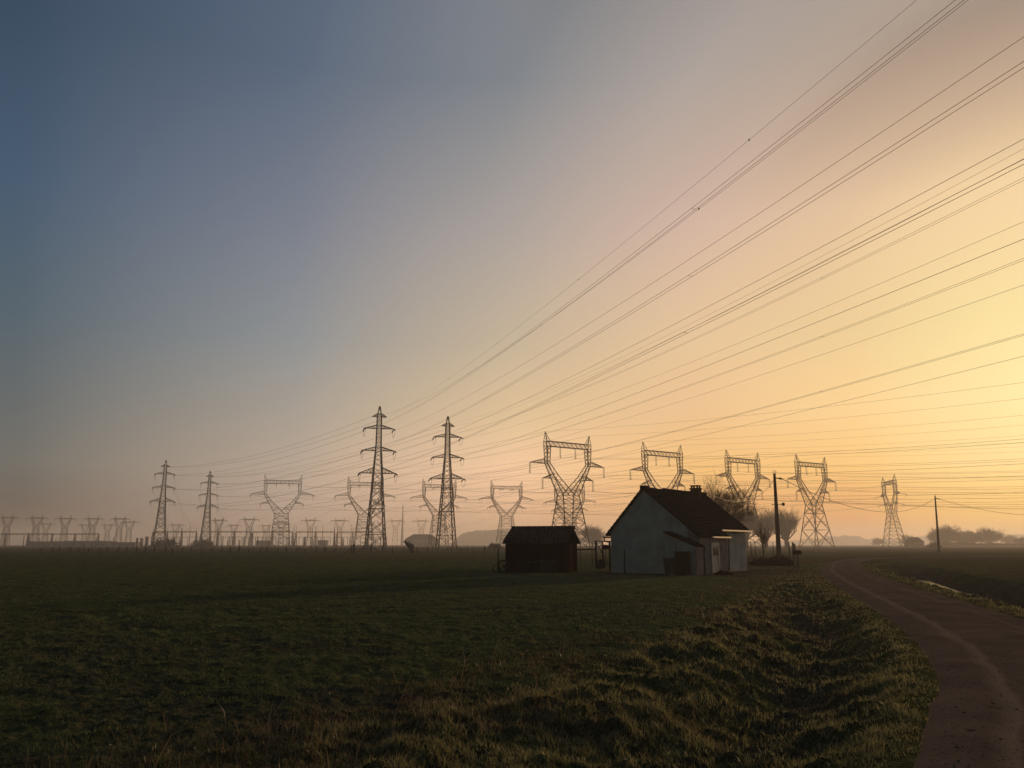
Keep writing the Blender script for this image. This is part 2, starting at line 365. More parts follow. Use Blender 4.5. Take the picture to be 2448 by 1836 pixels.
# ------------------------------------------------------------------ grass blades (nobody could count them)
def blades(name, n, rmin, rmax, a0, a1, seed, kind, label, colour0, colour1, hgt, wid):
    rng = np.random.default_rng(seed)
    r = np.exp(rng.uniform(math.log(rmin), math.log(rmax), n)); a = np.radians(rng.uniform(a0, a1, n))
    x = r*np.sin(a); y = r*np.cos(a)
    z, vg, dry, pl, soil, trk, rd, rs = terrain(x, y)
    pr = rng.random(n)
    tus = np.clip(fbm(x*1.25, y*1.25, 21, 4)+.25, 0, 1)
    fine = np.clip(fbm(x*3.3, y*3.3, 121, 3)+.5, 0, 1)
    if kind == 'field': keep = (vg < .5) & (rd > HW+.05) & (pr < .9-.75*soil-.8*trk)
    elif kind == 'dry': keep = (pr < np.where(rs < 0, dry, dry*.35)) & (rd > HW-.02)
    else: keep = (vg > .3) & (rd > HW-.06) & (pr < (.12+1.5*(fine-.25))*(1-.75*soil))
    dr_, _, _ = sdist(x, y, DITCHR); keep &= (dr_ > 1.75) | (rng.random(n) < .12)
    hx = (x-HOUSE_O.x)*.8+(y-HOUSE_O.y)*-.6; hy = (x-HOUSE_O.x)*.6+(y-HOUSE_O.y)*.8
    keep &= ~((hx > -3) & (hx < 4) & (hy > -1.5) & (hy < 10.5))
    x, y, z, r, tus, fine, rd = [q[keep] for q in (x, y, z, r, tus, fine, rd)]; n = len(x)
    edge = .35+.65*ss(HW-.1, HW+.5, rd)
    h = hgt*(.45+.9*rng.random(n))*(.35+1.5*fine*fine+1.1*tus*(kind != 'field'))*edge
    w = wid*(.6+.8*rng.random(n))*np.clip(r/8, .9, 4.0)
    d = rng.uniform(0, 2*math.pi, n); ln = rng.uniform(.2, 1.25, n)*h
    wa = rng.uniform(0, math.pi, n)
    base = np.stack([x, y, z-.01], 1); wv = np.stack([np.cos(wa), np.sin(wa), 0*wa], 1)*w[:, None]*.5
    dv = np.stack([np.cos(d), np.sin(d), 0*d], 1)*ln[:, None]
    up = np.array([[0, 0, 1.0]])*h[:, None]
    m1 = base+dv*.3+up*.62; tip = base+dv+up
    co = np.stack([base-wv, base+wv, m1+wv*.75, m1-wv*.75, tip], 1).reshape(-1, 3)
    me = bpy.data.meshes.new(name); me.vertices.add(n*5); me.vertices.foreach_set('co', co.astype(np.float32).ravel())
    k = np.arange(n)*5
    quad = np.stack([k, k+1, k+2, k+3], 1); tri = np.stack([k+3, k+2, k+4], 1)
    me.loops.add(n*7); me.loops.foreach_set('vertex_index', np.concatenate([quad.ravel(), tri.ravel()]).astype(np.int32))
    me.polygons.add(n*2); me.polygons.foreach_set('loop_start', np.concatenate([np.arange(n)*4, n*4+np.arange(n)*3]).astype(np.int32))
    me.update(calc_edges=True)
    at = me.attributes.new('hue', 'FLOAT', 'POINT'); at.data.foreach_set('value', np.repeat(rng.random(n)*.6+fine*.4, 5).astype(np.float32))
    m = bpy.data.materials.new(name+'_blade'); m.use_nodes = True; nt = m.node_tree; N = nt.nodes; L = nt.links
    N.remove(N['Principled BSDF'])
    aa = N.new('ShaderNodeAttribute'); aa.attribute_name = 'hue'; rp = N.new('ShaderNodeValToRGB')
    rp.color_ramp.elements[0].color = (*colour0, 1); rp.color_ramp.elements[1].color = (*colour1, 1); L.new(aa.outputs['Fac'], rp.inputs['Fac'])
    df = N.new('ShaderNodeBsdfDiffuse'); tr = N.new('ShaderNodeBsdfTranslucent'); gl = N.new('ShaderNodeBsdfGlossy'); gl.inputs['Roughness'].default_value = .35
    gl.inputs['Color'].default_value = (.5,.5,.5,1)
    L.new(rp.outputs['Color'], df.inputs['Color']); L.new(rp.outputs['Color'], tr.inputs['Color'])
    mx = N.new('ShaderNodeMixShader'); mx.inputs[0].default_value = .48; L.new(df.outputs[0], mx.inputs[1]); L.new(tr.outputs[0], mx.inputs[2])
    m2 = N.new('ShaderNodeMixShader'); m2.inputs[0].default_value = (.012 if kind == 'field' else .04); L.new(mx.outputs[0], m2.inputs[1]); L.new(gl.outputs[0], m2.inputs[2])
    L.new(m2.outputs[0], N['Material Output'].inputs['Surface'])
    me.materials.append(m); tag(link(name, me), label, 'grass', kind='stuff')
blades('field_grass', 520000, 5.2, 75, -37, 30, 1, 'field', 'short dark winter grass covering the wide field', (.040,.056,.024), (.13,.165,.075), .04, .007)
blades('verge_grass', 520000, 4.8, 80, -34, 39, 2, 'verge', 'long tussocky grass on the verge beside the lane', (.046,.056,.024), (.32,.30,.135), .058, .0075)
blades('dry_grass', 110000, 5.2, 60, -34, 37, 3, 'dry', 'dead brown grass fringing the verge and field', (.065,.052,.028), (.18,.145,.08), .075, .007)

blades('dead_stalks', 2600, 5.5, 45, -30, 37, 4, 'dry', 'scattered dead stalks standing out of the verge grass', (.09,.065,.035), (.26,.20,.11), .26, .005)
def crumbs():
    rng = np.random.default_rng(5); n = 5200; P = np.array([(p.x, p.y) for p in ROAD if .5 < p.y < 60]); k = rng.integers(0, len(P)-1, n)
    k = np.minimum((rng.random(n)**1.6*(len(P)-1)).astype(int), len(P)-2)
    u = rng.random(n); c = P[k]*(1-u)[:,None]+P[k+1]*u[:,None]; d = P[k+1]-P[k]; d /= np.linalg.norm(d,axis=1)[:,None]
    s_ = rng.choice([-1,1],n)*(1-np.abs(rng.normal(0,.33,n))); s_ = np.clip(s_,-1.02,1.02); s_ = np.where(rng.random(n) < .3, rng.uniform(-1,1,n), s_)
    c = c+np.stack([d[:,1],-d[:,0]],1)*(s_*HW)[:,None]; r = rng.uniform(.003,.010,n)*(1+1.0*(rng.random(n) < .05))
    z = .012+.035*(1-s_*s_)-.018*np.exp(-((np.abs(s_)-.5)/.16)**2)-.028*(np.abs(s_) > .95)+.005
    base = np.array([(1,0,0),(-.5,.87,0),(-.5,-.87,0),(0,0,.9)]); v = base[None]*r[:,None,None]*rng.uniform(.6,1.3,(n,4,1)); a = rng.uniform(0,6.3,n)
    x = v[...,0]*np.cos(a)[:,None]-v[...,1]*np.sin(a)[:,None]; y = v[...,0]*np.sin(a)[:,None]+v[...,1]*np.cos(a)[:,None]
    co = np.stack([x+c[:,0:1], y+c[:,1:2], v[...,2]+z[:,None]],-1).reshape(-1,3); i = (np.arange(n)*4)[:,None,None]; f = (i+np.array([[0,1,3],[1,2,3],[2,0,3]])[None]).reshape(-1,3)
    me = bpy.data.meshes.new('mud_crumbs'); me.from_pydata(co.tolist(), [], f.tolist()); me.materials.append(mat('mud_crumb', (.09,.072,.055), (.05,.04,.03), 3, .9, spec=0)); me.update()
    tag(link('mud_crumbs', me), 'small crumbs of mud and gravel strewn over the lane', 'mud', kind='stuff')
crumbs()

# ------------------------------------------------------------------ lattice helpers
def lattice_box(mb, A, B, leg, br, panels, horiz=True):
    """A, B: four corners (ordered) of bottom and top; X bracing on four faces"""
    A = [Vector(p) for p in A]; B = [Vector(p) for p in B]
    for a, b in zip(A, B): mb.beam(a, b, leg)
    for k in range(panels):
        t0 = k/panels; t1 = (k+1)/panels
        for i in range(4):
            j = (i+1) % 4
            p0 = A[i].lerp(B[i], t0); p1 = A[i].lerp(B[i], t1); q0 = A[j].lerp(B[j], t0); q1 = A[j].lerp(B[j], t1)
            mb.beam(p0, q1, br); mb.beam(q0, p1, br)
            if horiz: mb.beam(p1, q1, br)
def sq(w, z, d=None): d = w if d is None else d; return [(-w,-d,z),(w,-d,z),(w,d,z),(-w,d,z)]
def arm(mb, x0, zt, zb, yw, x1, z1, chord, br, n=4):
    """tapering crossarm from the body (x0) to a tip (x1)"""
    tip = Vector((x1, 0, z1)); roots = [Vector((x0,-yw,zb)), Vector((x0,yw,zb)), Vector((x0,-yw,zt)), Vector((x0,yw,zt))]
    for r in roots: mb.beam(r, tip, chord)
    for k in range(1, n):
        t = k/n; q = [r.lerp(tip, t) for r in roots]; t2 = (k-1)/n; p = [r.lerp(tip, t2) for r in roots]
        mb.beam(q[0], q[2], br); mb.beam(q[1], q[3], br); mb.beam(q[0], q[1], br)
        mb.beam(p[2], q[0], br); mb.beam(p[3], q[1], br); mb.beam(p[0], q[1], br)
def string(p, q, r=.17, n=12):
    """an insulator string: a row of discs"""
    mb = MB(); p = Vector(p); q = Vector(q); pts = []; rad = []
    for k in range(n):
        for t, s in ((.05,.35),(.3,1),(.6,.95),(.9,.35)):
            pts.append(p.lerp(q, (k+t)/n)); rad.append(r*s)
    mb.tube([p]+pts+[q], [r*.3]+rad+[r*.3], 6); return mb
def sagline(p, q, sag, n=24):
    p = Vector(p); q = Vector(q); return [p.lerp(q, t/n)-Vector((0,0,4*sag*(t/n)*(1-t/n))) for t in range(n+1)]

# ------------------------------------------------------------------ pylon kind 1: narrow, three crossarms
A_ARMS = [(2.9, 49.9, 51.2, 'small'), (5.6, 45.4, 46.7, 'upper'), (6.2, 36.9, 38.3, 'middle'), (6.9, 28.3, 30.4, 'lower')]
A_PROF = [(0, 3.6), (5.5, 3.2), (10.5, 2.83), (15, 2.5), (19, 2.2), (22.5, 1.95), (25.6, 1.78), (28.3, 1.62), (30.4, 1.50), (32.4, 1.34), (34.3, 1.22), (36.0, 1.12), (36.9, 1.04), (38.3, .98), (45.4, .86), (46.7, .84), (49.9, .8), (51.2, .6), (54, .2)]
def pylon_a():
    root = thing('lattice_pylon', '', 'pylon')
    mb = MB()
    for (z0, w0), (z1, w1) in zip(A_PROF[:-1], A_PROF[1:]):
        n = 1 if z0 < 28 else max(1, round((z1-z0)/1.9))
        lattice_box(mb, sq(w0, z0), sq(w1, z1), .38 if z0 < 36 else .27, .17 if z0 < 28 else .13, n, horiz=(z0 > 36 or z0 < 1 or z0 in (10.5, 19, 25.6)))
    for z0, w0 in A_PROF[1:7]:                # inner diamonds of the wide panels
        for i, (x, y) in enumerate(((0,-1),(1,0),(0,1),(-1,0))): mb.beam((x*w0, y*w0, z0), ((x-y)*w0*.55, (y+x)*w0*.55, z0-2), .12)
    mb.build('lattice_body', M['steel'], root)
    for half, z, zt, nm in A_ARMS:
        w = np.interp(z, [p[0] for p in A_PROF], [p[1] for p in A_PROF])
        for s in (-1, 1):
            m2 = MB(); arm(m2, s*w, zt, z, w*.95, s*half, z, .22 if nm != 'small' else .15, .11)
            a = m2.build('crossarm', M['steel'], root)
            if nm != 'small':
                b = (s*half, 0, z-.1)
                for d in (1, -1):            # towards and away from the camera
                    string((s*half, d*.3, z-.1), (s*half, d*3.6, z-.85), .27, 10).build('insulator', M['insul'], a)
                MB().tube(sagline((s*half, 3.6, z-.85), (s*half, -3.6, z-.85), 2.6, 10), .05, 4).build('jumper_loop', M['cable'], a)
    return root

# ------------------------------------------------------------------ pylon kind 2: portal head over a waisted tower
def pylon_b(tension, diamond=False):
    root = thing('portal_pylon', '', 'pylon')
    T = .34; t = .15
    mb = MB()
    waist = [(-4.6,-2.0,23.4),(4.6,-2.0,23.4),(4.6,2.0,23.4),(-4.6,2.0,23.4)]
    def lv(k):                                # k 0 base .. 1 waist
        bx, by = 6.9, 6.3
        return [(sx*(bx+(4.6-bx)*k), sy*(by+(2.0-by)*k), 23.4*k) for sx, sy in ((-1,-1),(1,-1),(1,1),(-1,1))]
    ks = [0, .42, .80, 1] if diamond else [0, .26, .48, .68, .85, 1]
    for k0, k1 in zip(ks[:-1], ks[1:]): lattice_box(mb, lv(k0), lv(k1), T, .2 if diamond else t, 1)
    for k0, k1 in zip(ks[:-1], ks[1:]):      # secondary bracing
        a = [Vector(p) for p in lv(k0)]; b = [Vector(p) for p in lv(k1)]
        for i in range(4):
            j = (i+1) % 4; c = (a[i]+a[j]+b[i]+b[j])/4; m0 = (a[i]+b[i])/2; m1 = (a[j]+b[j])/2
            mb.beam(m0, m1, .11)
            mb.beam(m0, a[i].lerp(b[j], .25), .1); mb.beam(m1, a[j].lerp(b[i], .25), .1)
    mb.build('lattice_body', M['steel'], root)
    hd = MB()
    for s in (-1, 1):
        # V limb: four chords from the waist to the knee
        o0 = [Vector((s*4.6,-2,23.4)), Vector((s*4.6,2,23.4))]; o1 = [Vector((s*12.2,-1,36.6)), Vector((s*12.2,1,36.6))]
        i0 = [Vector((-s*2.2,-2,23.4)), Vector((-s*2.2,2,23.4))]; im = [Vector((s*6.6,-1.5,31.6)), Vector((s*6.6,1.5,31.6))]; i1 = [Vector((s*11.3,-1,37.4)), Vector((s*11.3,1,37.4))]
        for q in (0, 1):
            hd.beam(o0[q], o1[q], T); hd.beam(i0[q], im[q], T*.85); hd.beam(im[q], i1[q], T*.85)
        n = 6
        def inn(q, u): return i0[q].lerp(im[q], u/.62) if u < .62 else im[q].lerp(i1[q], (u-.62)/.38)
        for k in range(1, n+1):
            u0 = (k-1)/n; u1 = k/n
            for q in (0, 1):
                if u0 > .2 or True:
                    hd.beam(o0[q].lerp(o1[q], u0), inn(q, max(u1,.28)), t*.8); hd.beam(inn(q, max(u1,.28)), o0[q].lerp(o1[q], u1), t*.8)
            hd.beam(o0[0].lerp(o1[0], u1), o0[1].lerp(o1[1], u1), t*.8); hd.beam(o0[0].lerp(o1[0], u0), o0[1].lerp(o1[1], u1), t*.7)
        # column
        lattice_box(hd, [(s*11.2,-1,37.2),(s*12.5,-1,37.2),(s*12.5,1,37.2),(s*11.2,1,37.2)], [(s*10.6,-1,44.4),(s*13.0,-1,44.4),(s*13.0,1,44.4),(s*10.6,1,44.4)], T*.75, t*.75, 4, False)
        for q in (-1, 1):
            hd.beam((s*12.2,q,36.6), (s*12.5,q,37.2), T); hd.beam((s*13,q,44.4), (s*13,q,46.8), T*.7); hd.beam((s*10.6,q,44.4), (s*12.2,q,46.8), t)
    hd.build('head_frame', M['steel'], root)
    br = MB(); lattice_box(br, [(-13,-1,44.6),(-13,1,44.6),(-13,1,46.8),(-13,-1,46.8)], [(13,-1,44.6),(13,1,44.6),(13,1,46.8),(13,-1,46.8)], .24, t*.85, 10, False)
    br.build('bridge_beam', M['steel'], root)
    for s in (-1, 1):
        pk = MB(); tip = Vector((s*12.9, 0, 51))
        for x, y in ((10.9,-1),(13,-1),(13,1),(10.9,1)): pk.beam((s*x, y, 46.8), tip, .17)
        for k in (.25,.5,.75):
            c = [Vector((s*x, y, 46.8)).lerp(tip, k) for x, y in ((10.9,-1),(13,-1),(13,1),(10.9,1))]
            for i in range(4): pk.beam(c[i], c[(i+1) % 4], .1)
        pk.build('peak', M['steel'], root)
    att = []
    for s in (-1, 1):
        m2 = MB(); arm(m2, s*12.4, 39.2, 36.9, 1.0, s*21.5, 36.9, .24, .12, 5); a1 = m2.build('crossarm', M['steel'], root); att.append((a1, s*21.5, 36.9))
        m2 = MB(); arm(m2, s*8.6, 32.6, 30.6, 1.3, s*14.6, 30.4, .22, .12, 4); a2 = m2.build('crossarm', M['steel'], root); att.append((a2, s*14.6, 30.4))
        bb = [q for q in C.objects if q.parent == root and q.name.startswith('bridge_beam')][0]; att.append((bb, s*4.4, 44.6))
    for par, x, z in att:
        if tension:
            for d in (1, -1): string((x, d*.4, z-.1), (x-2.2*d*0, d*4.6, z-1.1), .24, 10).build('insulator', M['insul'], par)
            MB().tube(sagline((x, 4.6, z-1.1), (x, -4.6, z-1.1), 3.0, 10), .05, 4).build('jumper_loop', M['cable'], par)
        else:
            for d in (-1, 1): string((x, d*.35, z), (x, d*.22, z-4.6), .15, 12).build('insulator', M['insul'], par)
            MB().beam((x, -.9, z-4.7), (x, .9, z-4.7), .14).build('line_clamp', M['steel'], par)
    return root

# ------------------------------------------------------------------ pylon kind 3: far Y-shaped towers
def pylon_c():
    root = thing('forked_pylon', '', 'pylon')
    mb = MB()
    lv = [(0,4.3,4.0),(8,3.8,3.3),(14,3.4,2.8),(19,3.15,2.4),(23.4,2.9,2.0)]
    for (z0,a,b),(z1,c,d) in zip(lv[:-1], lv[1:]): lattice_box(mb, sq(a,z0,b), sq(c,z1,d), .42, .22, 1)
    mb.build('lattice_body', M['steel'], root)
    hd = MB()
    for s in (-1, 1):
        for q in (-1, 1):
            hd.beam((s*2.9,q*2,23.4), (s*6.9,q*.8,35), .4); hd.beam((-s*.4,q*2,23.8), (s*5.2,q*.8,35), .34)
            for k in range(5):
                u = k/5; o = Vector((s*2.9,q*2,23.4)).lerp(Vector((s*6.9,q*.8,35)), u+.1); i = Vector((-s*.4,q*2,23.8)).lerp(Vector((s*5.2,q*.8,35)), u+.2)
                hd.beam(o, i, .18)
        tip = Vector((s*6.6,0,40))
        for x, y in ((5.3,-.8),(6.9,-.8),(6.9,.8),(5.3,.8)): hd.beam((s*x,y,36.2), tip, .22)
    hd.build('head_frame', M['steel'], root)
    bm = MB(); lattice_box(bm, [(-7,-.8,35),(-7,.8,35),(-7,.8,36.3),(-7,-.8,36.3)], [(7,-.8,35),(7,.8,35),(7,.8,36.3),(7,-.8,36.3)], .3, .2, 9)
    b = bm.build('bridge_beam', M['steel'], root)
    for s in (-1, 1):
        m2 = MB(); arm(m2, s*7, 36.3, 35, .8, s*13.6, 35.1, .3, .18, 3); a = m2.build('crossarm', M['steel'], root)
        string((s*13.2,0,35), (s*13.2,0,31.8), .3, 6).build('insulator', M['insul'], a)
    string((0,0,35), (0,0,31.8), .3, 6).build('insulator', M['insul'], b)
    return root

def place(root, loc, rz, sc, label, group, first=False):
    o = root if first else copy_tree(root)
    o.location = loc; o.rotation_euler = (0,0,rz); o.scale = (sc,sc,sc); o['label'] = label; o['group'] = group
    o['category'] = 'pylon'; return o

PA = pylon_a(); freeze(PA)
for q in list(KIDS[PA.name]): KIDS[q.name] = [w for w in C.objects if w.parent == q]
A_SPOT = {}
for i, (nm, px, py, rz, lab) in enumerate((
    ('A1', 908, 971, 17, 'tallest and darkest three-armed narrow pylon beside the field gate'),
    ('A2', 1071, 995, 16, 'second tallest three-armed narrow pylon, between field gate and shed'),
    ('A3', 397, 1100, 30, 'faded three-armed narrow pylon above a dark bush, farthest from the shed'),
    ('A4', 503, 1126, 30, 'shortest-looking three-armed narrow pylon, next to the broadest portal pylon'))):
    p = at_z(px, py, 54); p.z = -.1
    place(PA, p, R(rz), 1, lab, 'narrow three-armed pylons crossing the field', i == 0); A_SPOT[nm] = (p, R(rz))

B_SPOT = {}
PBs = pylon_b(False, False); freeze(PBs); PBd = pylon_b(False, True); freeze(PBd); PBt = pylon_b(True); freeze(PBt)
def bspot(px, py, H): p = at_z(px, py, H); p.z = -.1; return p
for nm, src, first, px, py, H, rz, lab in (
    ('B1', PBs, True, 1357.0, 1036, 47, 36, 'largest portal pylon standing behind the tiled shed'),
    ('B2', PBs, False, 1582.5, 1059, 47, 34, 'portal pylon whose legs the cottage roof hides'),
    ('B3', PBs, False, 1774, 1077.5, 47, 35, 'portal pylon between cottage chimney and near utility pole'),
    ('B4', PBd, True, 1937, 1088, 47, 34, 'portal pylon with big diamond bracing beside the near utility pole'),
    ('B5', PBt, True, 2123, 1133, 51, -97, 'slender side-on portal pylon between the two utility poles'),
    ('B6', PBt, False, 678, 1131, 51, 17, 'broad portal pylon standing alone over the substation and fence'),
    ('B7', PBt, False, 875, 1136, 51, 17, 'portal pylon partly hidden behind the tallest narrow pylon'),
    ('B8', PBt, False, 1051, 1142, 51, 17, 'portal pylon partly hidden behind the second tallest narrow pylon'),
    ('B9', PBt, False, 1211, 1146, 51, 20, 'clear faint portal pylon just beyond the eave of the shed'),
    ('B10', PBt, False, 1361, 1156, 51, -18, 'small faint portal pylon seen through the legs of the largest one')):
    p = bspot(px, py, H); sc = {47: .92, 51: .98}[H]
    place(src, p, R(rz), sc, lab, 'portal pylons with a rectangular head window', first); B_SPOT[nm] = (p, R(rz), sc)

PC = pylon_c(); freeze(PC)
for i, (px, py, H, sc, rz, lab) in enumerate((
    (20, 1229, 40, 1, 8, 'forked pylon at the very edge of the picture over the substation'),
    (90, 1230, 40, 1, 8, 'forked pylon second from the picture edge, above the low roof end'),
    (158, 1231.5, 40, 1, 8, 'forked pylon in the middle of the substation row of five'),
    (224, 1232, 40, 1, 8, 'forked pylon with a fainter one overlapping its near arm'),
    (288, 1232.5, 40, 1, 8, 'sharpest forked pylon, last of the row before the narrow pylon'),
    (112, 1246, 40, 1, 12, 'very faint forked pylon peeping out behind the second of the row'),
    (205, 1249, 40, 1, 12, 'very faint forked pylon overlapping the fourth of the row'),
    (259, 1249, 40, 1, 12, 'very faint forked pylon between the last two of the row'),
    (311, 1241, 40, 1, 12, 'ghostly forked pylon fading out past the end of the row'),
    (421, 1249, 40, 1, 10, 'faint forked pylon in the gap between the two faded narrow pylons'),
    (524, 1236, 40, 1, -14, 'forked pylon touching the shortest-looking narrow pylon'),
    (597, 1234, 40, 1, 8, 'forked pylon between shortest narrow pylon and broad portal pylon'),
    (560, 1250, 40, 1, 8, 'ghostly forked pylon low behind its darker neighbour'),
    (636, 1251, 40, 1, 8, 'ghostly forked pylon touching the broad portal pylon legs'),
    (674, 1243, 40, 1, 8, 'forked pylon seen through the legs of the broad portal pylon'),
    (743, 1236.5, 40, 1, 8, 'forked pylon standing clear, nearer the broad portal pylon'),
    (813, 1237, 40, 1, 8, 'forked pylon standing clear, nearer the tallest narrow pylon'),
    (946, 1238, 40, 1, 8, 'forked pylon between the two tallest narrow pylons, beside a slim mast'),
    (1008, 1238, 40, 1, 8, 'forked pylon rising over the roof of the misty hangar'))):
    p = at_z(px, py, H); p.z = -.1
    place(PC, p, R(rz), sc, lab, 'forked pylons around the substation', i == 0)
# slim mast
mb = MB()
for k in range(14): lattice_box(mb, sq(1.3-.08*k, k*3.6), sq(1.22-.08*k, (k+1)*3.6), .28, .18, 2)
p = at_z(963.5, 1206, 51); o = tag(mb.build('radio_mast', M['steel']), 'slim straight lattice mast between the two tallest narrow pylons', 'mast'); o.location = (p.x, p.y, -.1)

# ------------------------------------------------------------------ overhead wires
def wire(name, pts, r, label, cat, group, k=5):
    o = MB().tube(pts, r, k).build(name, M['cable']); return tag(o, label, cat, group)
def loc2w(spot, x, y, z, sc=1):
    p, a = spot[0], spot[1]; c, s = math.cos(a), math.sin(a)
    return Vector((p.x+(x*c-y*s)*sc, p.y+(x*s+y*c)*sc, p.z+z*sc))
PN = {'A1': 'the tallest narrow pylon', 'A2': 'the second tallest narrow pylon'}
END = {-1: 'left', 1: 'right'}
LA = 520.0
SAG = {('A1',0,-1):18.0, ('A1',0,1):10.2, ('A1',1,-1):14.5, ('A1',1,1):10.8, ('A1',2,-1):12.1, ('A1',2,1):8.6, ('A1',3,-1):8.5, ('A1',3,1):6.2,
       ('A2',0,-1):14.0, ('A2',0,1):11.7, ('A2',1,-1):12.7, ('A2',1,1):11.2, ('A2',2,-1):11.2, ('A2',2,1):8.8, ('A2',3,-1):9.0, ('A2',3,1):7.1}
def spacers(pts, d, every, r, parent):
    for k in range(6, len(pts)-1, every):
        mb = MB(); mb.beam(pts[k]-d*.26, pts[k]+d*.22, .024); mb.build('spacer', M['cable'], parent)
LV = ['small top', 'upper', 'middle', 'lower']; SD = {-1: 'nearer', 1: 'farther'}
for t in ('A1', 'A2'):
    az = {'A1': R(16.75), 'A2': R(15.75)}[t]; nA = Vector((math.sin(az), -math.cos(az), 0))
    sp = A_SPOT[t]; across = Vector((math.cos(R(16)), math.sin(R(16)), 0))
    for li, (half, z, zt, nm) in enumerate(A_ARMS):
        for s in (-1, 1):
            if li: a = loc2w(sp, s*half, -3.6, z-.85)
            else: a = loc2w(sp, s*half, 0, z)
            pts = []; n = 60
            for k in range(n+1):
                u = (k/n)*.86; q = a+nA*(LA*u); q.z -= 4*SAG[(t,li,s)]*u*(1-u); pts.append(q)
            end = {-1: 'left end', 1: 'right end'}[s]
            if li == 0:
                root = thing('earth_wire', f'thin earth wire climbing from the {END[s]} top arm of {PN[t]}', 'wire', group='overhead wires of the narrow pylons')
                MB().tube(pts, .014, 5).build('conductor', M['cable'], root)
                if t == 'A1':
                    for k in range(3, 58, 6): MB().tube([pts[k]+Vector((0,0,.12-.24*j/4)) for j in range(5)], [.02,.06,.08,.06,.02], 8).build('marker_ball', M['insul'], root)
            elif s == -1:
                root = thing('twin_conductor', f'paired wire climbing from the {END[s]} {LV[li]} arm of {PN[t]}', 'wire', group='overhead wires of the narrow pylons')
                for d in (-1, 1): MB().tube([q+across*(d*.22) for q in pts], .015, 5).build('conductor', M['cable'], root)
                spacers(pts, across, 9, .05, root)
            else:
                wire('conductor', pts, .019, f'single wire climbing from the {END[s]} {LV[li]} arm of {PN[t]}', 'wire', 'overhead wires of the narrow pylons')
for t, u_ in (('A1', 'A3'), ('A2', 'A4')):
    for li, (half, z, zt, nm) in enumerate(A_ARMS):
        for s in (-1, 1):
            a = loc2w(A_SPOT[t], s*half, 3.6 if li else 0, z-(.85 if li else 0)); b = loc2w(A_SPOT[u_], s*half, -3.6 if li else 0, z-(.85 if li else 0))
            wire('conductor', sagline(a, b, 5.5, 22), .04, f'wire behind the {END[s]} {LV[li]} arm of {PN[t]}', 'wire', 'overhead wires between narrow pylons', 4)
# lines leaving the far narrow pylons down to the substation
for t, gx in (('A3', -330), ('A4', -300)):
    for li in (1, 2, 3):
        for s in (-1, 1):
            half, z = A_ARMS[li][:2]
            a = loc2w(A_SPOT[t], s*half, 3.6, z-.85); b = Vector((gx+s*8+li*9, 790, 13))
            wire('conductor', sagline(a, b, 3, 14), .035, f'wire sinking from the {END[s]} {LV[li]} arm of the {"faded" if t=="A3" else "shortest"} narrow pylon', 'wire', 'wires sinking to the substation', 4)
BA = [('left peak', -12.9, 51, 0), ('right peak', 12.9, 51, 0), ('upper left arm', -21.5, 36.9, 1), ('upper right arm', 21.5, 36.9, 1), ('lower left arm', -14.6, 30.4, 1), ('lower right arm', 14.6, 30.4, 1), ('left beam hook', -4.4, 44.6, 1), ('right beam hook', 4.4, 44.6, 1)]
BN = {'B1': 'the largest portal pylon', 'B2': 'the portal pylon behind the cottage', 'B3': 'the portal pylon past the chimney', 'B4': 'the diamond-braced portal pylon', 'B5': 'the side-on portal pylon',
      'B6': 'the broad portal pylon', 'B7': 'the portal pylon behind the tallest', 'B8': 'the portal pylon behind the second-tallest', 'B9': 'the clear faint portal pylon', 'B10': 'the smallest portal pylon'}
def batt(nm, x, z, isph, front):
    p, a, sc = B_SPOT[nm]; dz = 0; y = 0
    if isph:
        if nm in ('B1','B2','B3','B4'): dz = -4.7
        else: dz = -1.1; y = -4.6 if front else 4.6
    if nm == 'B5': y = -y
    return loc2w((p, a), x, y, z+dz, sc)
nB = Vector((math.sin(R(36)), -math.cos(R(36)), 0))
for nm in ('B1','B2','B3','B4','B5'):
    back = {'B1':'B6','B2':'B7','B3':'B8','B4':'B9','B5':'B10'}[nm]
    for an, x, z, ph in BA:
        a = batt(nm, x, z, ph, True); d = nB if nm != 'B5' else Vector((.86, -.51, 0))
        pts = []
        for k in range(31):
            u = k/30*.8; q = a+d*(450*u); q.z -= 4*(11 if ph else 9)*u*(1-u); pts.append(q)
        wire('conductor', pts, .032 if ph else .025, f'wire toward the sun from the {an} of {BN[nm]}', 'wire', 'wires toward the sun from portal pylons', 4)
        a = batt(nm, x, z, ph, False); b = batt(back, x, z, ph, True)
        wire('conductor', sagline(a, b, 6 if ph else 4, 16), .035, f'faint wire running back from the {an} of {BN[nm]}', 'wire', 'wires between portal pylons', 4)
for nm, gx in (('B6', -300), ('B7', -215), ('B8', -150), ('B9', -90)):
    for an, x, z, ph in BA[2:]:
        a = batt(nm, x, z, ph, False); b = Vector((gx+x*.8, 740, 13))
        wire('conductor', sagline(a, b, 3, 10), .03, f'wire sinking from the {an} of {BN[nm]}', 'wire', 'wires sinking to the substation', 4)

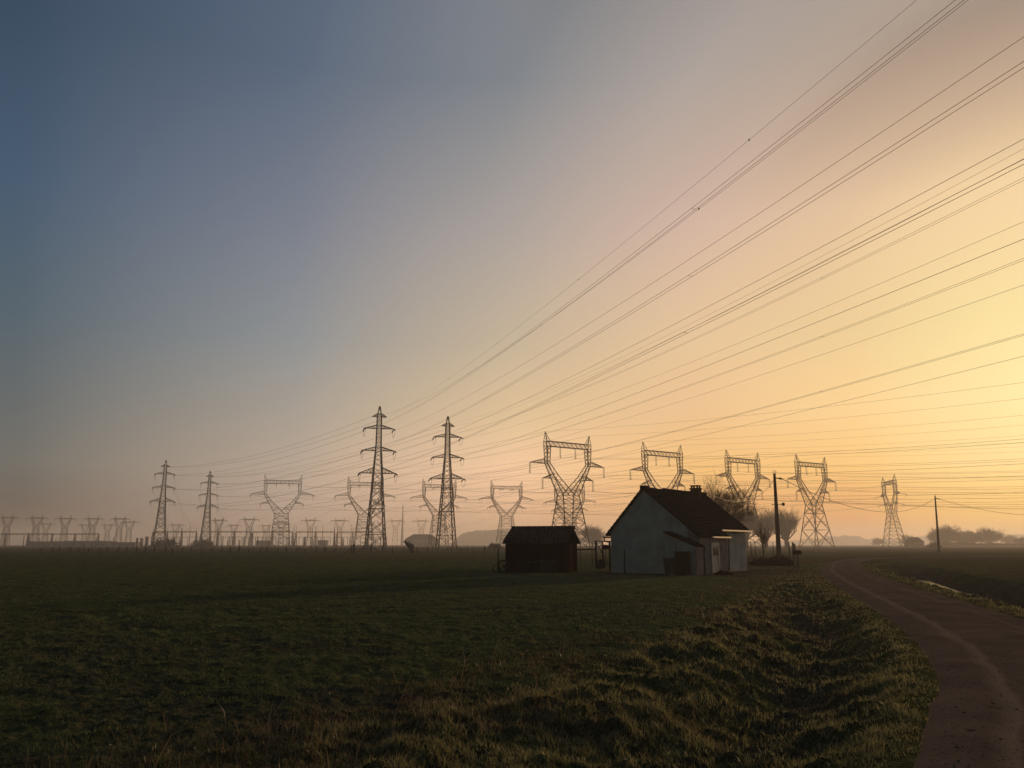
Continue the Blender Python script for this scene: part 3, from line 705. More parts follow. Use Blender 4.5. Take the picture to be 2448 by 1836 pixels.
# ------------------------------------------------------------------ utility poles
def pole(px, yb, yt, label, arm_):
    g = at_z(px[1], yb, 0); H = at_d(px[0], yt, g.y).z; dx = at_d(px[0], yt, g.y).x-g.x
    root = thing('utility_pole', label, 'pole', (g.x, g.y, 0), group='utility poles by the lane')
    dx *= .35
    mb = MB(); pts = []; 
    for k in range(7): t = k/6; pts.append((dx*t, 0, -.3+(H+.3)*t))
    mb.tube(pts, [.29-.15*k/6 for k in range(7)], 4); mb.build('shaft', M['concrete_pole'], root)
    cap = MB(); cap.tube([(dx,0,H-.02),(dx-.12,0,H+.22),(dx+.05,0,H+.36),(dx+.2,0,H+.2),(dx+.1,0,H-.02)], .03, 5); cap.build('top_hoop', M['steel'], root)
    br = MB(); br.beam((dx-.1,-.12,H-.45), (dx+.85,-.12,H-.62), .10); br.tube([(dx+.35,-.12,H-.5),(dx+.6,-.12,H-.56),(dx+.8,-.12,H-.6)], [.06,.13,.05], 8); br.build('anchor_clamp', M['insul'], root)
    if arm_:
        z = at_d(px[0], 1206, g.y).z
        a = MB(); a.beam((-.45,-.1,z), (.75,-.1,z+.02), .07); ar = a.build('bracket', M['steel'], root)
        MB().tube([(.62,-.1,z+.02),(.66,-.1,z+.02),(.78,-.1,z+.02),(.9,-.1,z+.02),(.94,-.1,z+.02)], [.04,.15,.2,.15,.04], 10).build('floodlight', M['insul'], ar)
    return Vector((g.x+dx, g.y, H))
pt1 = pole((1854, 1863), 1340, 1132, 'tall dark utility pole with bracket and lamp behind the garden', True)
pt2 = pole((2243, 2245), 1322, 1186, 'plain farther utility pole standing alone in the field', False)
wire('telephone_cable', sagline(pt1+Vector((.8,-.12,-.6)), pt2+Vector((-.1,0,-.5)), 3.1, 26), .035, 'thin cable sagging between the two utility poles', 'cable', None)
pt3 = pt2+Vector((62, 40, -.6))
wire('telephone_cable', sagline(pt2+Vector((.1,0,-.4)), pt3, 2.6, 22), .035, 'thin cable running from the farther utility pole out of the picture', 'cable', None)
wire('service_cable', sagline(pt1+Vector((-.1,0,-.7)), Vector((13.0, 54.6, 5.2)), 1.4, 20), .022, 'service cable dropping from the near utility pole to the cottage', 'cable', None)

# ------------------------------------------------------------------ tiled roof sheet
def tiled(mb, O, U, V, nu, nv, amp=.035, step=.03, sag=0.0, thick=.05, jitter=.012, seed=0):
    """corrugated tile sheet: O corner, U along the eave (full), V up the slope (full)"""
    rnd = random.Random(seed); O = Vector(O); U = Vector(U); V = Vector(V); nrm = U.cross(V).normalized()
    if nrm.z < 0: nrm = -nrm
    cols = nu*4; n0 = len(mb.v); rows = []
    for r in range(nv):
        for e in (0, .96):
            row = []; v = (r+e)/nv
            for c in range(cols+1):
                u = c/cols; ph = (c % 4)/4*2*math.pi
                h = amp*math.sin(ph)+step*(1-e)+rnd.uniform(-jitter, jitter)*.5-sag*math.sin(math.pi*u)*v
                row.append(len(mb.v)); mb.v.append(O+U*u+V*v+nrm*h)
            rows.append(row)
    for a, b in zip(rows[:-1], rows[1:]):
        for c in range(cols): mb.f.append((a[c], a[c+1], b[c+1], b[c]))
    # underside slab
    n = len(mb.v)
    for q in (O, O+U, O+U+V, O+V): mb.v.append(q-nrm*.045)
    for q in (O, O+U, O+U+V, O+V): mb.v.append(q-nrm*(.045+thick))
    mb.f += [(n,n+1,n+2,n+3),(n+7,n+6,n+5,n+4)]
    for i in range(4): j = (i+1) % 4; mb.f.append((n+i,n+4+i,n+4+j,n+j))
    return mb

# ------------------------------------------------------------------ cottage
def cottage():
    root = thing('cottage', 'low white gabled cottage with a dark tiled roof beside the shed', 'house', tuple(HOUSE_O), HOUSE_R)
    Lh = 8.8; zr = 5.0; XL = -2.3; ZL = 2.55; XR = 2.7; sl = .82; ZR = zr-sl*XR; XE = 3.4; ZE = zr-sl*XE
    drop = .12
    w = MB(); w.poly_prism([(XL,0,-.2),(XR,0,-.2),(XR,0,ZR-drop),(0,0,zr-drop),(XL,0,ZL-drop)], (0,Lh,0)); w.build('wall', M['white_wall'], root)
    e = MB(); e.poly_prism([(XR+.003,.004,-.2),(XE,.004,-.2),(XE,.004,ZE-drop),(XR+.003,.004,ZR-drop)], (0,4.0,0)); ew = e.build('extension_wall', M['pink_wall'], root)
    ew['label'] = 'patched pinkish rendered side wall'
    # roof
    rf = MB(); ov = .14
    sag = .10
    tiled(rf, (XL-.32,-ov,ZL-.32*1.065), (0,Lh+2*ov,0), (-(XL-.32),0,zr-ZL+.32*1.065), 44, 13, .02, .03, sag, seed=1)
    tiled(rf, (XR+.28,4.0,zr-sl*(XR+.28)), (0,Lh+ov-4.0,0), (-(XR+.28),0,sl*(XR+.28)), 25, 13, .02, .03, sag*.6, seed=2)
    tiled(rf, (XE+.12,-ov,zr-sl*(XE+.12)), (0,4.15+ov,0), (-(XE+.12),0,sl*(XE+.12)), 19, 15, .02, .03, sag*.6, seed=3)
    # ridge: a raised stub of masonry at the gable, then ridge tiles
    rnd = random.Random(4); y = 2.2; rd = rf
    k = 0; y = .35
    while y < Lh+.05:
        low = y < 2.4
        if abs(y-7.4) > .3:
            b = .05 if low else .12
            zz = zr-.02-.07*math.sin(math.pi*min(y/Lh,1))-(.05 if low else 0)
            rd.tube([(rnd.uniform(-.02,.02), y, zz+b*.25), (0, y+.33, zz+b*.25+.02*rnd.random())], [.12 if low else .15, .10 if low else .13], 8)
        y += .33
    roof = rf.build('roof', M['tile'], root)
    st = MB(); st.box(-.16,.2,-.15,.35,zr-.15,zr+.10); st.build('gable_coping', M['brick'], roof)
    ch = MB(); ch.box(-.28,.28,7.15,7.72,zr-.5,zr+.27); ch.box(-.33,.33,7.10,7.77,zr+.27,zr+.34); c = ch.build('chimney', M['brick'], roof)
    cp = MB()
    for x in (-.2,.2):
        for yy in (7.24,7.63): cp.box(x-.05,x+.05,yy-.05,yy+.05,zr+.34,zr+.48)
    cp.box(-.3,.3,7.14,7.73,zr+.48,zr+.53); cp.build('chimney_cap', M['brick'], roof)
    def box_gutter(x, y0, y1, z):
        g = MB(); g.box(x-.075,x-.06,y0,y1,z-.06,z+.02); g.box(x-.06,x+.045,y0,y1,z-.06,z-.045); g.box(x+.045,x+.06,y0,y1,z-.06,z+.025)
        return g.build('gutter', M['white_gutter'], root)
    def gutter(a, b, r=.08, name='gutter'):
        a = Vector(a); b = Vector(b); g = MB(); n = len(g.v); K = 7; d = (b-a).normalized(); side = d.cross(Vector((0,0,1))).normalized()
        for rr in (r, r*.8):
            for P in (a, b):
                for k in range(K): t = math.pi*k/(K-1); g.v.append(P+side*math.cos(t)*rr-Vector((0,0,1))*math.sin(t)*rr)
        for k in range(K-1): g.f.append((k, k+1, K+k+1, K+k)); g.f.append((2*K+k, 3*K+k, 3*K+k+1, 2*K+k+1))
        g.f.append((0, K, 3*K, 2*K)); g.f.append((K-1, 3*K-1, 4*K-1, 2*K-1))
        return g.build(name, M['white_gutter'], root)
    gz = zr-sl*(XR+.30)-.06; box_gutter(XR+.38, 4.05, Lh+.2, gz+.04)
    gz2 = zr-sl*(XE+.14)-.06; box_gutter(XE+.22, 1.45, 4.0, gz2+.05)
    g3 = gutter((XL-.38,-.2,ZL-.42), (XL-.38,Lh,ZL-.46)); g3.data.materials[0] = M['dark']
    dp = MB(); dp.tube([(XL-.38,-.1,ZL-.46),(XL-.38,-.1,ZL-.66),(XL-.2,-.1,ZL-.74),(XL-.06,-.1,ZL-.76),(XL-.06,-.1,.1)], .04, 8); dp.build('downpipe', M['dark'], root)
    # low lean-to in front of the gable
    lt = MB(); lt.poly_prism([(1.75,-.9,-.2),(3.5,-.9,-.2),(3.5,-.9,1.62),(1.75,-.9,2.30)], (0,.896,0)); lt.build('lean_to_wall', M['white_wall'], root)
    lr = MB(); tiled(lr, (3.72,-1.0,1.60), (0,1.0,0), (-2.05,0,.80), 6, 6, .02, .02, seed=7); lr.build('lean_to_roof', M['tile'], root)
    d2 = MB(); d2.tube([(3.66,-.12,1.5),(3.66,.1,1.45),(3.58,.14,1.3),(3.58,.14,0)], .045, 8); d2.build('downpipe', M['dark'], root)
    sl_ = MB(); sl_.box(3.501,3.56,-.86,-.05,0,1.4); sl_.build('side_panel', M['pink_wall'], root)
    # door on the side
    dr = MB(); dr.box(3.401,3.46,1.55,2.42,.05,1.62); door = dr.build('door', M['white_paint'], root)
    MB().box(3.46,3.475,1.65,2.32,1.05,1.5).build('window_pane', M['glass'], door); MB().box(3.46,3.50,2.30,2.36,.85,.95).build('handle', M['zinc'], door)
    fr = MB(); fr.box(3.40,3.50,1.42,1.54,0,1.72); fr.box(3.40,3.50,2.43,2.53,0,1.72); fr.box(3.40,3.50,1.42,2.53,1.63,1.75); fr.build('door_frame', M['white_paint'], root)
    pb = MB(); pb.tube([(XE+.1,4.08,gz2),(XE+.05,4.08,1.5),(XE+.0,4.1,.1)], .04, 8); pb.build('downpipe', M['dark'], root)
    vt = MB(); vt.box(-.012+XL+.3,XR-.4,-.022,-.003,2.52,2.56); vt.build('tie_band', M['white_wall'], root)
cottage()

# ------------------------------------------------------------------ shed
def shed():
    ex = Vector((.94,-.34,0)).normalized(); rz = math.atan2(ex.y, ex.x); L_ = 3.65; Dp = 3.1
    org = Vector((3.03,48.5,0))-ex*L_                                  # near left corner
    root = thing('shed', 'small dark red shed with pantile roof beside the cottage', 'shed', tuple(org), rz)
    ez = 1.86; rz_ = 2.68
    b = MB()
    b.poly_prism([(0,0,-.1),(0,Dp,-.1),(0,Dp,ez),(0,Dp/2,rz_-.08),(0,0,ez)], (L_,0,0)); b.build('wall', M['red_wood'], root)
    bd = MB()
    for k in range(1, 24): bd.box(k*L_/24-.012, k*L_/24+.012, -.03, -.002, 0, ez-.08)
    bd.build('board_battens', M['red_wood'], root)
    eb = MB()
    for k in range(1, 18): y = k*Dp/18; eb.box(L_+.002, L_+.03, y-.012, y+.012, 0, ez+(rz_-ez)*(1-abs(y-Dp/2)/(Dp/2))-.16)
    eb.build('board_battens', M['red_wood'], root)
    rf = MB(); s = (rz_-ez)/(Dp/2)
    tiled(rf, (-.16,-.16,ez-.16*s), (L_+.32,0,0), (0,Dp/2+.16,rz_-ez+.16*s), 17, 8, .045, .05, seed=5)
    tiled(rf, (-.16,Dp+.16,ez-.16*s), (L_+.32,0,0), (0,-(Dp/2+.16),rz_-ez+.16*s), 17, 8, .045, .05, seed=6)
    rd = rf; x = -.14; k = 0
    while x < L_+.1: rd.tube([(x,Dp/2,rz_-.01),(x+.36,Dp/2,rz_)], [.12,.10], 8); x += .34
    roof = rf.build('roof', M['shed_tile'], root)
    fb = MB(); fb.beam((L_+.17,-.2,ez-.22*s-.05), (L_+.17,Dp/2,rz_-.05), .03, .14); fb.beam((L_+.17,Dp+.2,ez-.22*s-.05), (L_+.17,Dp/2,rz_-.05), .03, .14); fb.build('bargeboard', M['dark'], roof)
    dr = MB(); dr.box(L_+.031,L_+.06,1.0,1.9,.02,1.75); d = dr.build('door', M['red_wood'], root)
    MB().box(L_+.06,L_+.09,1.78,1.84,.85,.95).build('handle', M['steel'], d)
    def P(x, y, z=0): c, q = math.cos(rz), math.sin(rz); return Vector((org.x+x*c-y*q, org.y+x*q+y*c, z))
    # clutter leaning along the front
    def crate(x, y, w, d, h, label, name='crate', m='dark', lid=True):
        t = thing(name, label, 'crate', tuple(P(x, y)), rz, 'crates along the shed')
        f = MB()
        for cx in (0, w-.05):
            for cy in (0, d-.05): f.box(cx, cx+.05, cy, cy+.05, 0, h)
        f.build('corner_post', M['post'], t)
        n = max(3, int(h/.13)); s_ = MB()
        for k in range(n):
            z = k*h/n; s_.box(.004,w-.004,-.02,-.001,z+.01,z+h/n-.025); s_.box(.004,w-.004,d+.001,d+.02,z+.01,z+h/n-.025); s_.box(-.02,-.001,.004,d-.004,z+.01,z+h/n-.025); s_.box(w+.001,w+.02,.004,d-.004,z+.01,z+h/n-.025)
        s_.box(.05,w-.05,.05,d-.05,.02,.05); s_.build('slats', M[m], t)
    crate(.85, -.62, .75, .45, .50, 'low dark crate against the shed front, next to the wheel')
    crate(1.75, -.6, .62, .42, .38, 'lowest crate, in the middle of the shed front')
    crate(2.45, -.65, .85, .5, .78, 'tallest crate, below the shed eave nearest the door end', m='post')
    t = thing('cart_wheel', 'old spoked wheel leaning at the far front corner of the shed', 'wheel', tuple(P(.05,-.38,.36)), rz)
    rim = MB(); rim.tube([(math.cos(a)*.36, -.10*math.sin(a)+.02, math.sin(a)*.36) for a in [2*math.pi*k/20 for k in range(21)]], .045, 6, False); rim.build('rim', M['dark'], t)
    for k in range(8): a = 2*math.pi*k/8; MB().beam((0,.02,0), (math.cos(a)*.35,-.1*math.sin(a)+.02,math.sin(a)*.35), .03).build('spoke', M['dark'], t)
    MB().tube([(0,-.06,0),(0,.10,0)], .07, 8).build('hub', M['dark'], t)
    g = thing('wire_hoop', 'second dark hoop lying on edge beside the spoked wheel', 'hoop', tuple(P(-.35,-.55,.24)), rz)
    MB().tube([(math.cos(a)*.24, .06*math.sin(a), math.sin(a)*.24) for a in [2*math.pi*k/16 for k in range(17)]], .03, 6, False).build('ring', M['steel'], g)
    pl = MB(); pl.poly_prism([(1.2,-.2,.55),(3.3,-.2,.72),(3.3,-.2,.80),(1.2,-.2,.63)], (0,.05,0)); o = pl.build('plank', M['post']); o.location = org; o.rotation_euler = (0,0,rz)
    tag(o, 'long plank resting aslant along the shed wall above the crates', 'plank')
shed()

# ------------------------------------------------------------------ garden posts, frames and small things
def post(px, yb, yt, w, label, lean=0, group='thin garden posts', D=None):
    g = at_z(px, yb, 0) if D is None else at_d(px, yb, D); H = at_d(px, yt, g.y).z
    o = MB().tube([(0,0,-.15),(lean*.5,0,H*.5),(lean,0,H)], [w/2,w/2*.95,w/2*.85], 6).build('garden_post', M['post']); o.location = (g.x, g.y, 0)
    return tag(o, label, 'post', group)
post(1191, 1366, 1311, .11, 'stout short post standing in the field off the shed corner')
post(1494, 1370, 1314, .09, 'thin post in front of the white gable', D=46.6)
post(1619, 1367, 1305, .07, 'thin post rising above the pallet stack by the gable', D=45.6)
post(1388, 1352, 1294, .06, 'thin post nearest the shed door end')
post(1416, 1352, 1295, .07, 'thin post halfway between shed and cottage')
post(1443, 1352, 1310, .05, 'low thin stake inside the open timber frame')
post(1732, 1342, 1312, .12, 'dark leaning post beside the earth mound', -.12)
post(1797, 1337, 1293, .10, 'post with two props behind the garden')
post(1807, 1337, 1294, .08, 'straight post just beside the propped one')
post(1850, 1337, 1296, .08, 'straight post between the sapling and the utility pole')
post(1889, 1345, 1295, .09, 'straight post beside the slatted gate')
for px0, px1, lab in ((1786,1798,'outer sloping prop of the propped post'), (1806,1797,'inner sloping prop of the propped post')):
    a = at_z(px0, 1343, 0); b = at_d(px1, 1325, at_z(1797,1337,0).y)
    tag(MB().beam(a, b, .10).build('timber_prop', M['post']), lab, 'prop', 'props of the propped post')
tag(MB().beam(at_d(1379,1314,51), at_d(1424,1313,51), .08).build('fence_rail', M['post']), 'level rail from the shed to the open timber frame', 'rail')
# open timber frame (aviary / gate frame)
g0 = at_z(1424, 1358, 0); y0 = g0.y
fr = thing('timber_stand', 'open braced timber frame standing against the cottage wall', 'frame')
def P3(px, py, dy=0): return at_d(px, py, y0+dy)
z0 = MB()
for px in (1424, 1440, 1458): MB().beam((P3(px,1300).x, y0, 0), P3(px, 1294), .09 if px != 1424 else .14).build('upright', M['post'], fr)
MB().beam(P3(1421,1294), P3(1463,1294), .08).build('top_rail', M['post'], fr); MB().beam(P3(1424,1298), P3(1440,1298), .06).build('top_rail', M['post'], fr)
MB().beam(P3(1426,1298,.08), P3(1455,1350,.08), .06).build('brace', M['post'], fr)
MB().beam(P3(1424,1313,-.08), P3(1440,1300,-.08), .05).build('brace', M['post'], fr)
nb = thing('nest_box', 'small square box fixed on a stick inside the timber frame', 'box', tuple(at_d(1448,1309,y0+1.2)-Vector((0,0,.12))))
MB().box(-.22,.22,-.12,.12,-.02,.26).build('case', M['dark'], nb); MB().poly_prism([(-.26,-.16,.262),(.26,-.16,.262),(.26,-.16,.30),(-.26,-.16,.34)], (0,.32,0)).build('lid', M['post'], nb); MB().beam((0,0,-1.75),(0,0,-.02),.04).build('stick', M['post'], nb)
wb = thing('water_butt', 'dark barrel at the foot of the timber frame', 'barrel', tuple(at_z(1437,1360,0)))
MB().tube([(0,0,0),(0,0,.08),(0,0,.3),(0,0,.52),(0,0,.60)], [.24,.27,.30,.27,.25], 14).build('staves', M['dark'], wb); MB().tube([(0,0,.14),(0,0,.17)], .283, 14).build('hoop', M['steel'], wb); MB().tube([(0,0,.44),(0,0,.47)], .284, 14).build('hoop', M['steel'], wb); MB().tube([(0,0,.60),(0,0,.63)], .26, 14).build('lid', M['dark'], wb)

# bin and crate stack in front of the gable
b0 = Vector((8.75, 45.6, 0))
bn = thing('wheeled_bin', 'dark wheeled rubbish bin against the white gable', 'bin', tuple(b0), HOUSE_R)
MB().poly_prism([(-.2,-.24,.06),(.2,-.24,.06),(.25,-.3,.86),(-.25,-.3,.86)], (0,.5,0)).build('tub', M['bin'], bn)
MB().poly_prism([(-.28,-.34,.863),(.28,-.34,.863),(.24,-.34,.93),(-.24,-.34,.93)], (0,.62,0)).build('lid', M['bin'], bn)
for x in (-.22, .22): MB().tube([(x-.03,.2,.09),(x+.03,.2,.09)], .09, 12).build('wheel', M['dark'], bn)
MB().tube([(-.2,.3,.9),(.2,.3,.9)], .02, 6).build('handle', M['dark'], bn)
b1 = Vector((9.37, 45.12, 0))
ps = thing('pallet_stack', 'tall upright stack of old pallets beside the wheeled bin', 'pallets', tuple(b1), HOUSE_R+.1)
for k in range(4):
    p_ = MB(); y = -.3+k*.15
    for z in (.02,.62,1.18): p_.box(-.36,.36,y+.022,y+.09,z,z+.09)
    for j in range(6): p_.box(-.36+j*.125,-.27+j*.125,y,y+.02,0,1.28-.05*((k*7+j*3)%4)*.6)
    p_.build('pallet', M['dark'], ps)
# clipped shrubs, mound
def clump(name, n, rx, ry, rz, leaf, m, seed, hollow=.35, up=0.0, flat=False):
    rng = np.random.default_rng(seed); d = rng.normal(size=(n,3)); d /= np.linalg.norm(d, axis=1)[:,None]
    rad = rng.uniform(hollow, 1, n)**.5; th = np.arctan2(d[:,1], d[:,0])
    lump = 1+.22*np.sin(th*3+seed)+.13*np.sin(th*7+d[:,2]*5+seed)+.12*np.sin(d[:,2]*9+seed*2)
    c = d*(rad*lump)[:,None]*np.array([rx,ry,rz]); c[:,2] = np.abs(c[:,2]) if flat else c[:,2]; c[:,2] += up
    a = rng.normal(size=(n,3)); a /= np.linalg.norm(a,axis=1)[:,None]; b = np.cross(a, rng.normal(size=(n,3))); b /= np.linalg.norm(b,axis=1)[:,None]
    s = leaf*rng.uniform(.5,1.3,n)[:,None]
    co = np.stack([c-a*s, c+b*s*.6, c+a*s, c-b*s*.6], 1).reshape(-1,3)
    me = bpy.data.meshes.new(name); me.vertices.add(4*n); me.vertices.foreach_set('co', co.astype(np.float32).ravel())
    me.loops.add(4*n); me.loops.foreach_set('vertex_index', np.arange(4*n, dtype=np.int32)); me.polygons.add(n); me.polygons.foreach_set('loop_start', (np.arange(n)*4).astype(np.int32))
    me.update(calc_edges=True); me.materials.append(m); return me
def shrub(name, p, rx, ry, rz, leaf, m, seed, label, cat, n=2500, group=None):
    t = thing(name, label, cat, tuple(p), 0, group)
    link('foliage', clump('foliage', n, rx, ry, rz, leaf, m, seed, .2, 0, True), t)
    st = MB(); rnd = random.Random(seed)
    for k in range(7): a = rnd.uniform(0, 6.3); st.tube([(0,0,-.05),(math.cos(a)*rx*.4, math.sin(a)*ry*.4, rz*.5)], [.05*rz,.02*rz], 5)
    st.build('stems', M['bark'], t)
g = at_z(1822, 1352, 0); shrub('garden_shrub', g, 1.0, .7, .58, .07, M['hedge'], 3, 'low dark shrub by the sapling and the propped post', 'shrub', 3500, 'low garden shrubs')
g = at_z(1868, 1353, 0); shrub('garden_shrub', g, 1.25, .8, .62, .07, M['hedge'], 5, 'wider low dark shrub at the foot of the utility pole', 'shrub', 4500, 'low garden shrubs')
g = at_z(1702, 1374, 0); shrub('grass_tuft', g+Vector((.6,0,0)), .45, .4, .2, .05, M['hedge'], 9, 'small dark tuft on the ground before the cottage door', 'plant', 900)
# earth mound
def mound(p, rx, ry, h, label):
    n = 28; me = MB(); 
    for i in range(9):
        t = i/8; rr = math.cos(t*math.pi/2); zz = h*math.sin(t*math.pi/2)
        for k in range(n):
            a = 2*math.pi*k/n; q = 1+.22*mnoise.noise((math.cos(a)*1.5, math.sin(a)*1.5, t*2+5)); me.v.append(Vector((math.cos(a)*rx*rr*q, math.sin(a)*ry*rr*q, zz*(1+.25*mnoise.noise((math.cos(a)*2, math.sin(a)*2, 1)))-.05)))
    for i in range(8):
        for k in range(n): k2 = (k+1) % n; me.f.append((i*n+k, i*n+k2, (i+1)*n+k2, (i+1)*n+k))
    o = me.build('earth_mound', mat('dug_earth', (.04,.03,.02), (.02,.015,.012), 6, .95, bump=1.0)); o.location = p; tag(o, label, 'mound')
mound(at_z(1737, 1361, 0), .95, .7, .66, 'rounded heap of dark earth beside the cottage side wall')
for k, (px, py) in enumerate(((1722,1352),(1716,1360),(1762,1354))):
    g = at_z(px, py, 0); o = MB(); o.tube([(0,0,0),(0,0,.05),(.03,0,.3),(.02,0,.42)], [.12,.15,.13,.06], 9)
    q = o.build('flower_pot', M['white_wall']); q.location = g+Vector((0,0,.01)); tag(q, ('pale pot by the cottage downpipe','pale pot nearest the cottage door','pale pot beyond the earth mound')[k], 'pot', 'pale pots along the cottage')
# slatted gate, mailbox
g = at_z(1898, 1358, 0)
sg = thing('slatted_gate', 'narrow pale slatted gate seen nearly end-on by the letterbox', 'gate', tuple(g), R(62))
for x in (0, .48, .95): MB().box(x, x+.06, -.03, .03, 0, 1.85-.15*x).build('upright', M['post'], sg)
for k in range(12): MB().box(-.05, 1.06, -.052, -.033, .14+k*.135, .19+k*.135).build('slat', M['far_wall'], sg)
g = at_z(1909, 1359, 0)
ml = thing('letterbox', 'dark letterbox on a single post by the lane', 'letterbox', tuple(g), .15)
MB().beam((0,0,-.1),(0,0,.98),.07).build('post', M['post'], ml)
bx = MB(); n = 9; pr = [(-.22,0)]+[(-.22*math.cos(math.pi*k/n), .17+.12*math.sin(math.pi*k/n)) for k in range(n+1)]+[(.22,0)]
MB().poly_prism([(x,-.17,.98+z) for x, z in pr], (0,.4,0)).build('box', M['dark'], ml)
MB().box(-.13,.13,-.19,-.171,1.12,1.145).build('flap', M['steel'], ml)

# ------------------------------------------------------------------ bare trees
def bare_tree(seed, H, spread, trunk_h, trunk_r, n_main, levels, upright=.6, twig=.018, lean=(0,0), kids=(3,5), arch=0.0):
    rnd = random.Random(seed); tr = MB(); cr = MB()
    base = Vector((0,0,-.1)); top = Vector((lean[0], lean[1], trunk_h))
    mid = base.lerp(top, .5)+Vector((rnd.uniform(-.1,.1), rnd.uniform(-.1,.1), 0))
    tr.tube([base, mid, top], [trunk_r*1.25, trunk_r, trunk_r*.95], 9)
    def grow(p, d, L, r, lv):
        pts = [p]; rad = [r]; q = p; dd = d.copy(); n = 4 if lv < levels else 3
        for k in range(n):
            dd = (dd+Vector((rnd.gauss(0,.13), rnd.gauss(0,.13), rnd.gauss(0,.08)+.06*upright-arch*.12*(lv > 0)))).normalized(); q = q+dd*L/n
            pts.append(q); rad.append(max(r*(1-.75*(k+1)/n), twig*.45))
        (tr if lv == 0 else cr).tube(pts, rad, 6 if lv == 0 else (4 if lv == 1 else 3), False)
        if lv >= levels: return
        for k in range(rnd.randint(*kids)):
            t = rnd.uniform(.3, 1.0); i = min(int(t*n), n-1); s = pts[i].lerp(pts[i+1], t*n-i)
            ax = Vector((rnd.gauss(0,1), rnd.gauss(0,1), rnd.gauss(0,1)*.6)).normalized()
            nd = (dd*1.0+ax*.62+Vector((0,0,.25*upright))).normalized()
            grow(s, nd, L*rnd.uniform(.5,.78), max(rad[i]*.55, twig), lv+1)
    for k in range(n_main):
        a = 2*math.pi*(k+rnd.uniform(-.3,.3))/n_main; t = rnd.uniform(.15, 1.0)*spread
        d = Vector((math.cos(a)*t, math.sin(a)*t, 1)).normalized()
        grow(top-Vector((0,0,rnd.uniform(0,.15)*trunk_h)), d, (H-trunk_h)*rnd.uniform(.48,.62), trunk_r*.42, 0)
    return tr, cr
def tree(p, label, group, name='bare_tree', cat='tree', tm='bark', cm='twig', sc=1, rz=0, src=None, **k):
    if src is None:
        t = thing(name, label, cat, tuple(p), rz, group); a, b = bare_tree(**k)
        a.build('trunk', M[tm], t, True); b.build('crown', M[cm], t); freeze(t)
    else:
        t = copy_tree(src); t.location = p; t.rotation_euler = (0,0,rz); t['label'] = label; t['group'] = group
    t.scale = (sc,sc,sc); return t
def base(px, D): q = at_d(px, 1302, D); return Vector((q.x, D, 0))
tree(base(1722, 84), 'tall bare tree with a rounded crown rising behind the cottage roof', None, seed=11, H=7.7, spread=1.25, trunk_h=2.4, trunk_r=.26, n_main=11, levels=4, upright=.3, twig=.010, kids=(4,5))
W1 = tree(base(1783, 391), 'bare pollard willow nearest the cottage end wall', 'bare pollard willows past the garden', 'pollard_willow', seed=21, H=7.2, spread=1.0, trunk_h=1.3, trunk_r=.40, n_main=20, levels=3, upright=.7, twig=.013, kids=(5,7), sc=2.5)
W2 = tree(base(1830, 413), 'bare pollard willow directly behind the sapling', 'bare pollard willows past the garden', 'pollard_willow', seed=22, H=7.2, spread=1.0, trunk_h=1.3, trunk_r=.40, n_main=20, levels=3, upright=.7, twig=.013, kids=(5,7), sc=2.5)
W3 = tree(base(1880, 405), 'bare pollard willow just past the near utility pole', 'bare pollard willows past the garden', 'pollard_willow', seed=23, H=7.2, spread=1.0, trunk_h=1.3, trunk_r=.40, n_main=20, levels=3, upright=.7, twig=.013, kids=(5,7), sc=2.5)
tree(at_z(1827, 1344, 0), 'thin leafless sapling in the garden', None, 'sapling', seed=31, H=3.9, spread=.42, trunk_h=.75, trunk_r=.07, n_main=8, levels=2, upright=1.2, twig=.022, kids=(3,4))
T1 = tree(base(1417, 620), 'misty rounded bare tree between the shed and the cottage', 'misty trees in the distance', sc=1.85, seed=41, H=8.0, spread=1.5, trunk_h=1.0, trunk_r=.35, n_main=20, levels=3, upright=.25, twig=.028, kids=(6,8))
tree(base(1258, 420), 'misty bare treetop just above the shed ridge', 'misty trees in the distance', src=T1, rz=1.5, sc=1.2)
FT = [(2263,430,1.25,'tallest misty tree clump just past the farther utility pole'), (2246,440,1.0,'misty tree touching the farther utility pole'), (2309,450,1.02,'left tree of the tight misty pair'), (2324,460,.95,'right tree of the tight misty pair'),
      (2366,440,1.18,'broadest misty tree standing alone before the picture edge'), (2414,560,.85,'small misty tree between the broadest one and the picture edge'), (2443,450,.62,'small misty bush-like tree at the very picture edge'),
      (2100,640,.72,'small round misty tree beside the side-on portal pylon'), (2170,620,1.0,'misty tree standing next to the barn')]
T2 = None
for i, (px, D, s, lab) in enumerate(FT):
    D *= 1.6; s *= 1.6
    if T2 is None: T2 = tree(base(px, D), lab, 'misty trees in the distance', seed=51, H=8.4, spread=1.7, trunk_h=.9, trunk_r=.4, n_main=24, levels=3, upright=.2, twig=.032, kids=(6,8), sc=s)
    else: tree(base(px, D), lab, 'misty trees in the distance', src=T2 if i % 2 else T1, rz=i*1.3, sc=s)
for k, (px, D, w, h, lab) in enumerate(((397, 480, 7.5, 4.6, 'dark domed bush around the feet of the faded narrow pylon'), (487, 520, 7.6, 4.4, 'dark domed bush around the feet of the shortest narrow pylon'),
     (2234, 400, 3.6, 2.3, 'low misty bush at the foot of the farther utility pole'), (1243, 300, 3.0, 2.0, 'low misty bush beyond the field post'), (1181, 300, 2.5, 1.9, 'small misty thorn bush past the fence'))):
    shrub('bush', base(px, D), w, w*.6, h, .45 if w > 5 else .25, M['bush'], 60+k, lab, 'bush', 2600, 'bushes beyond the fence')
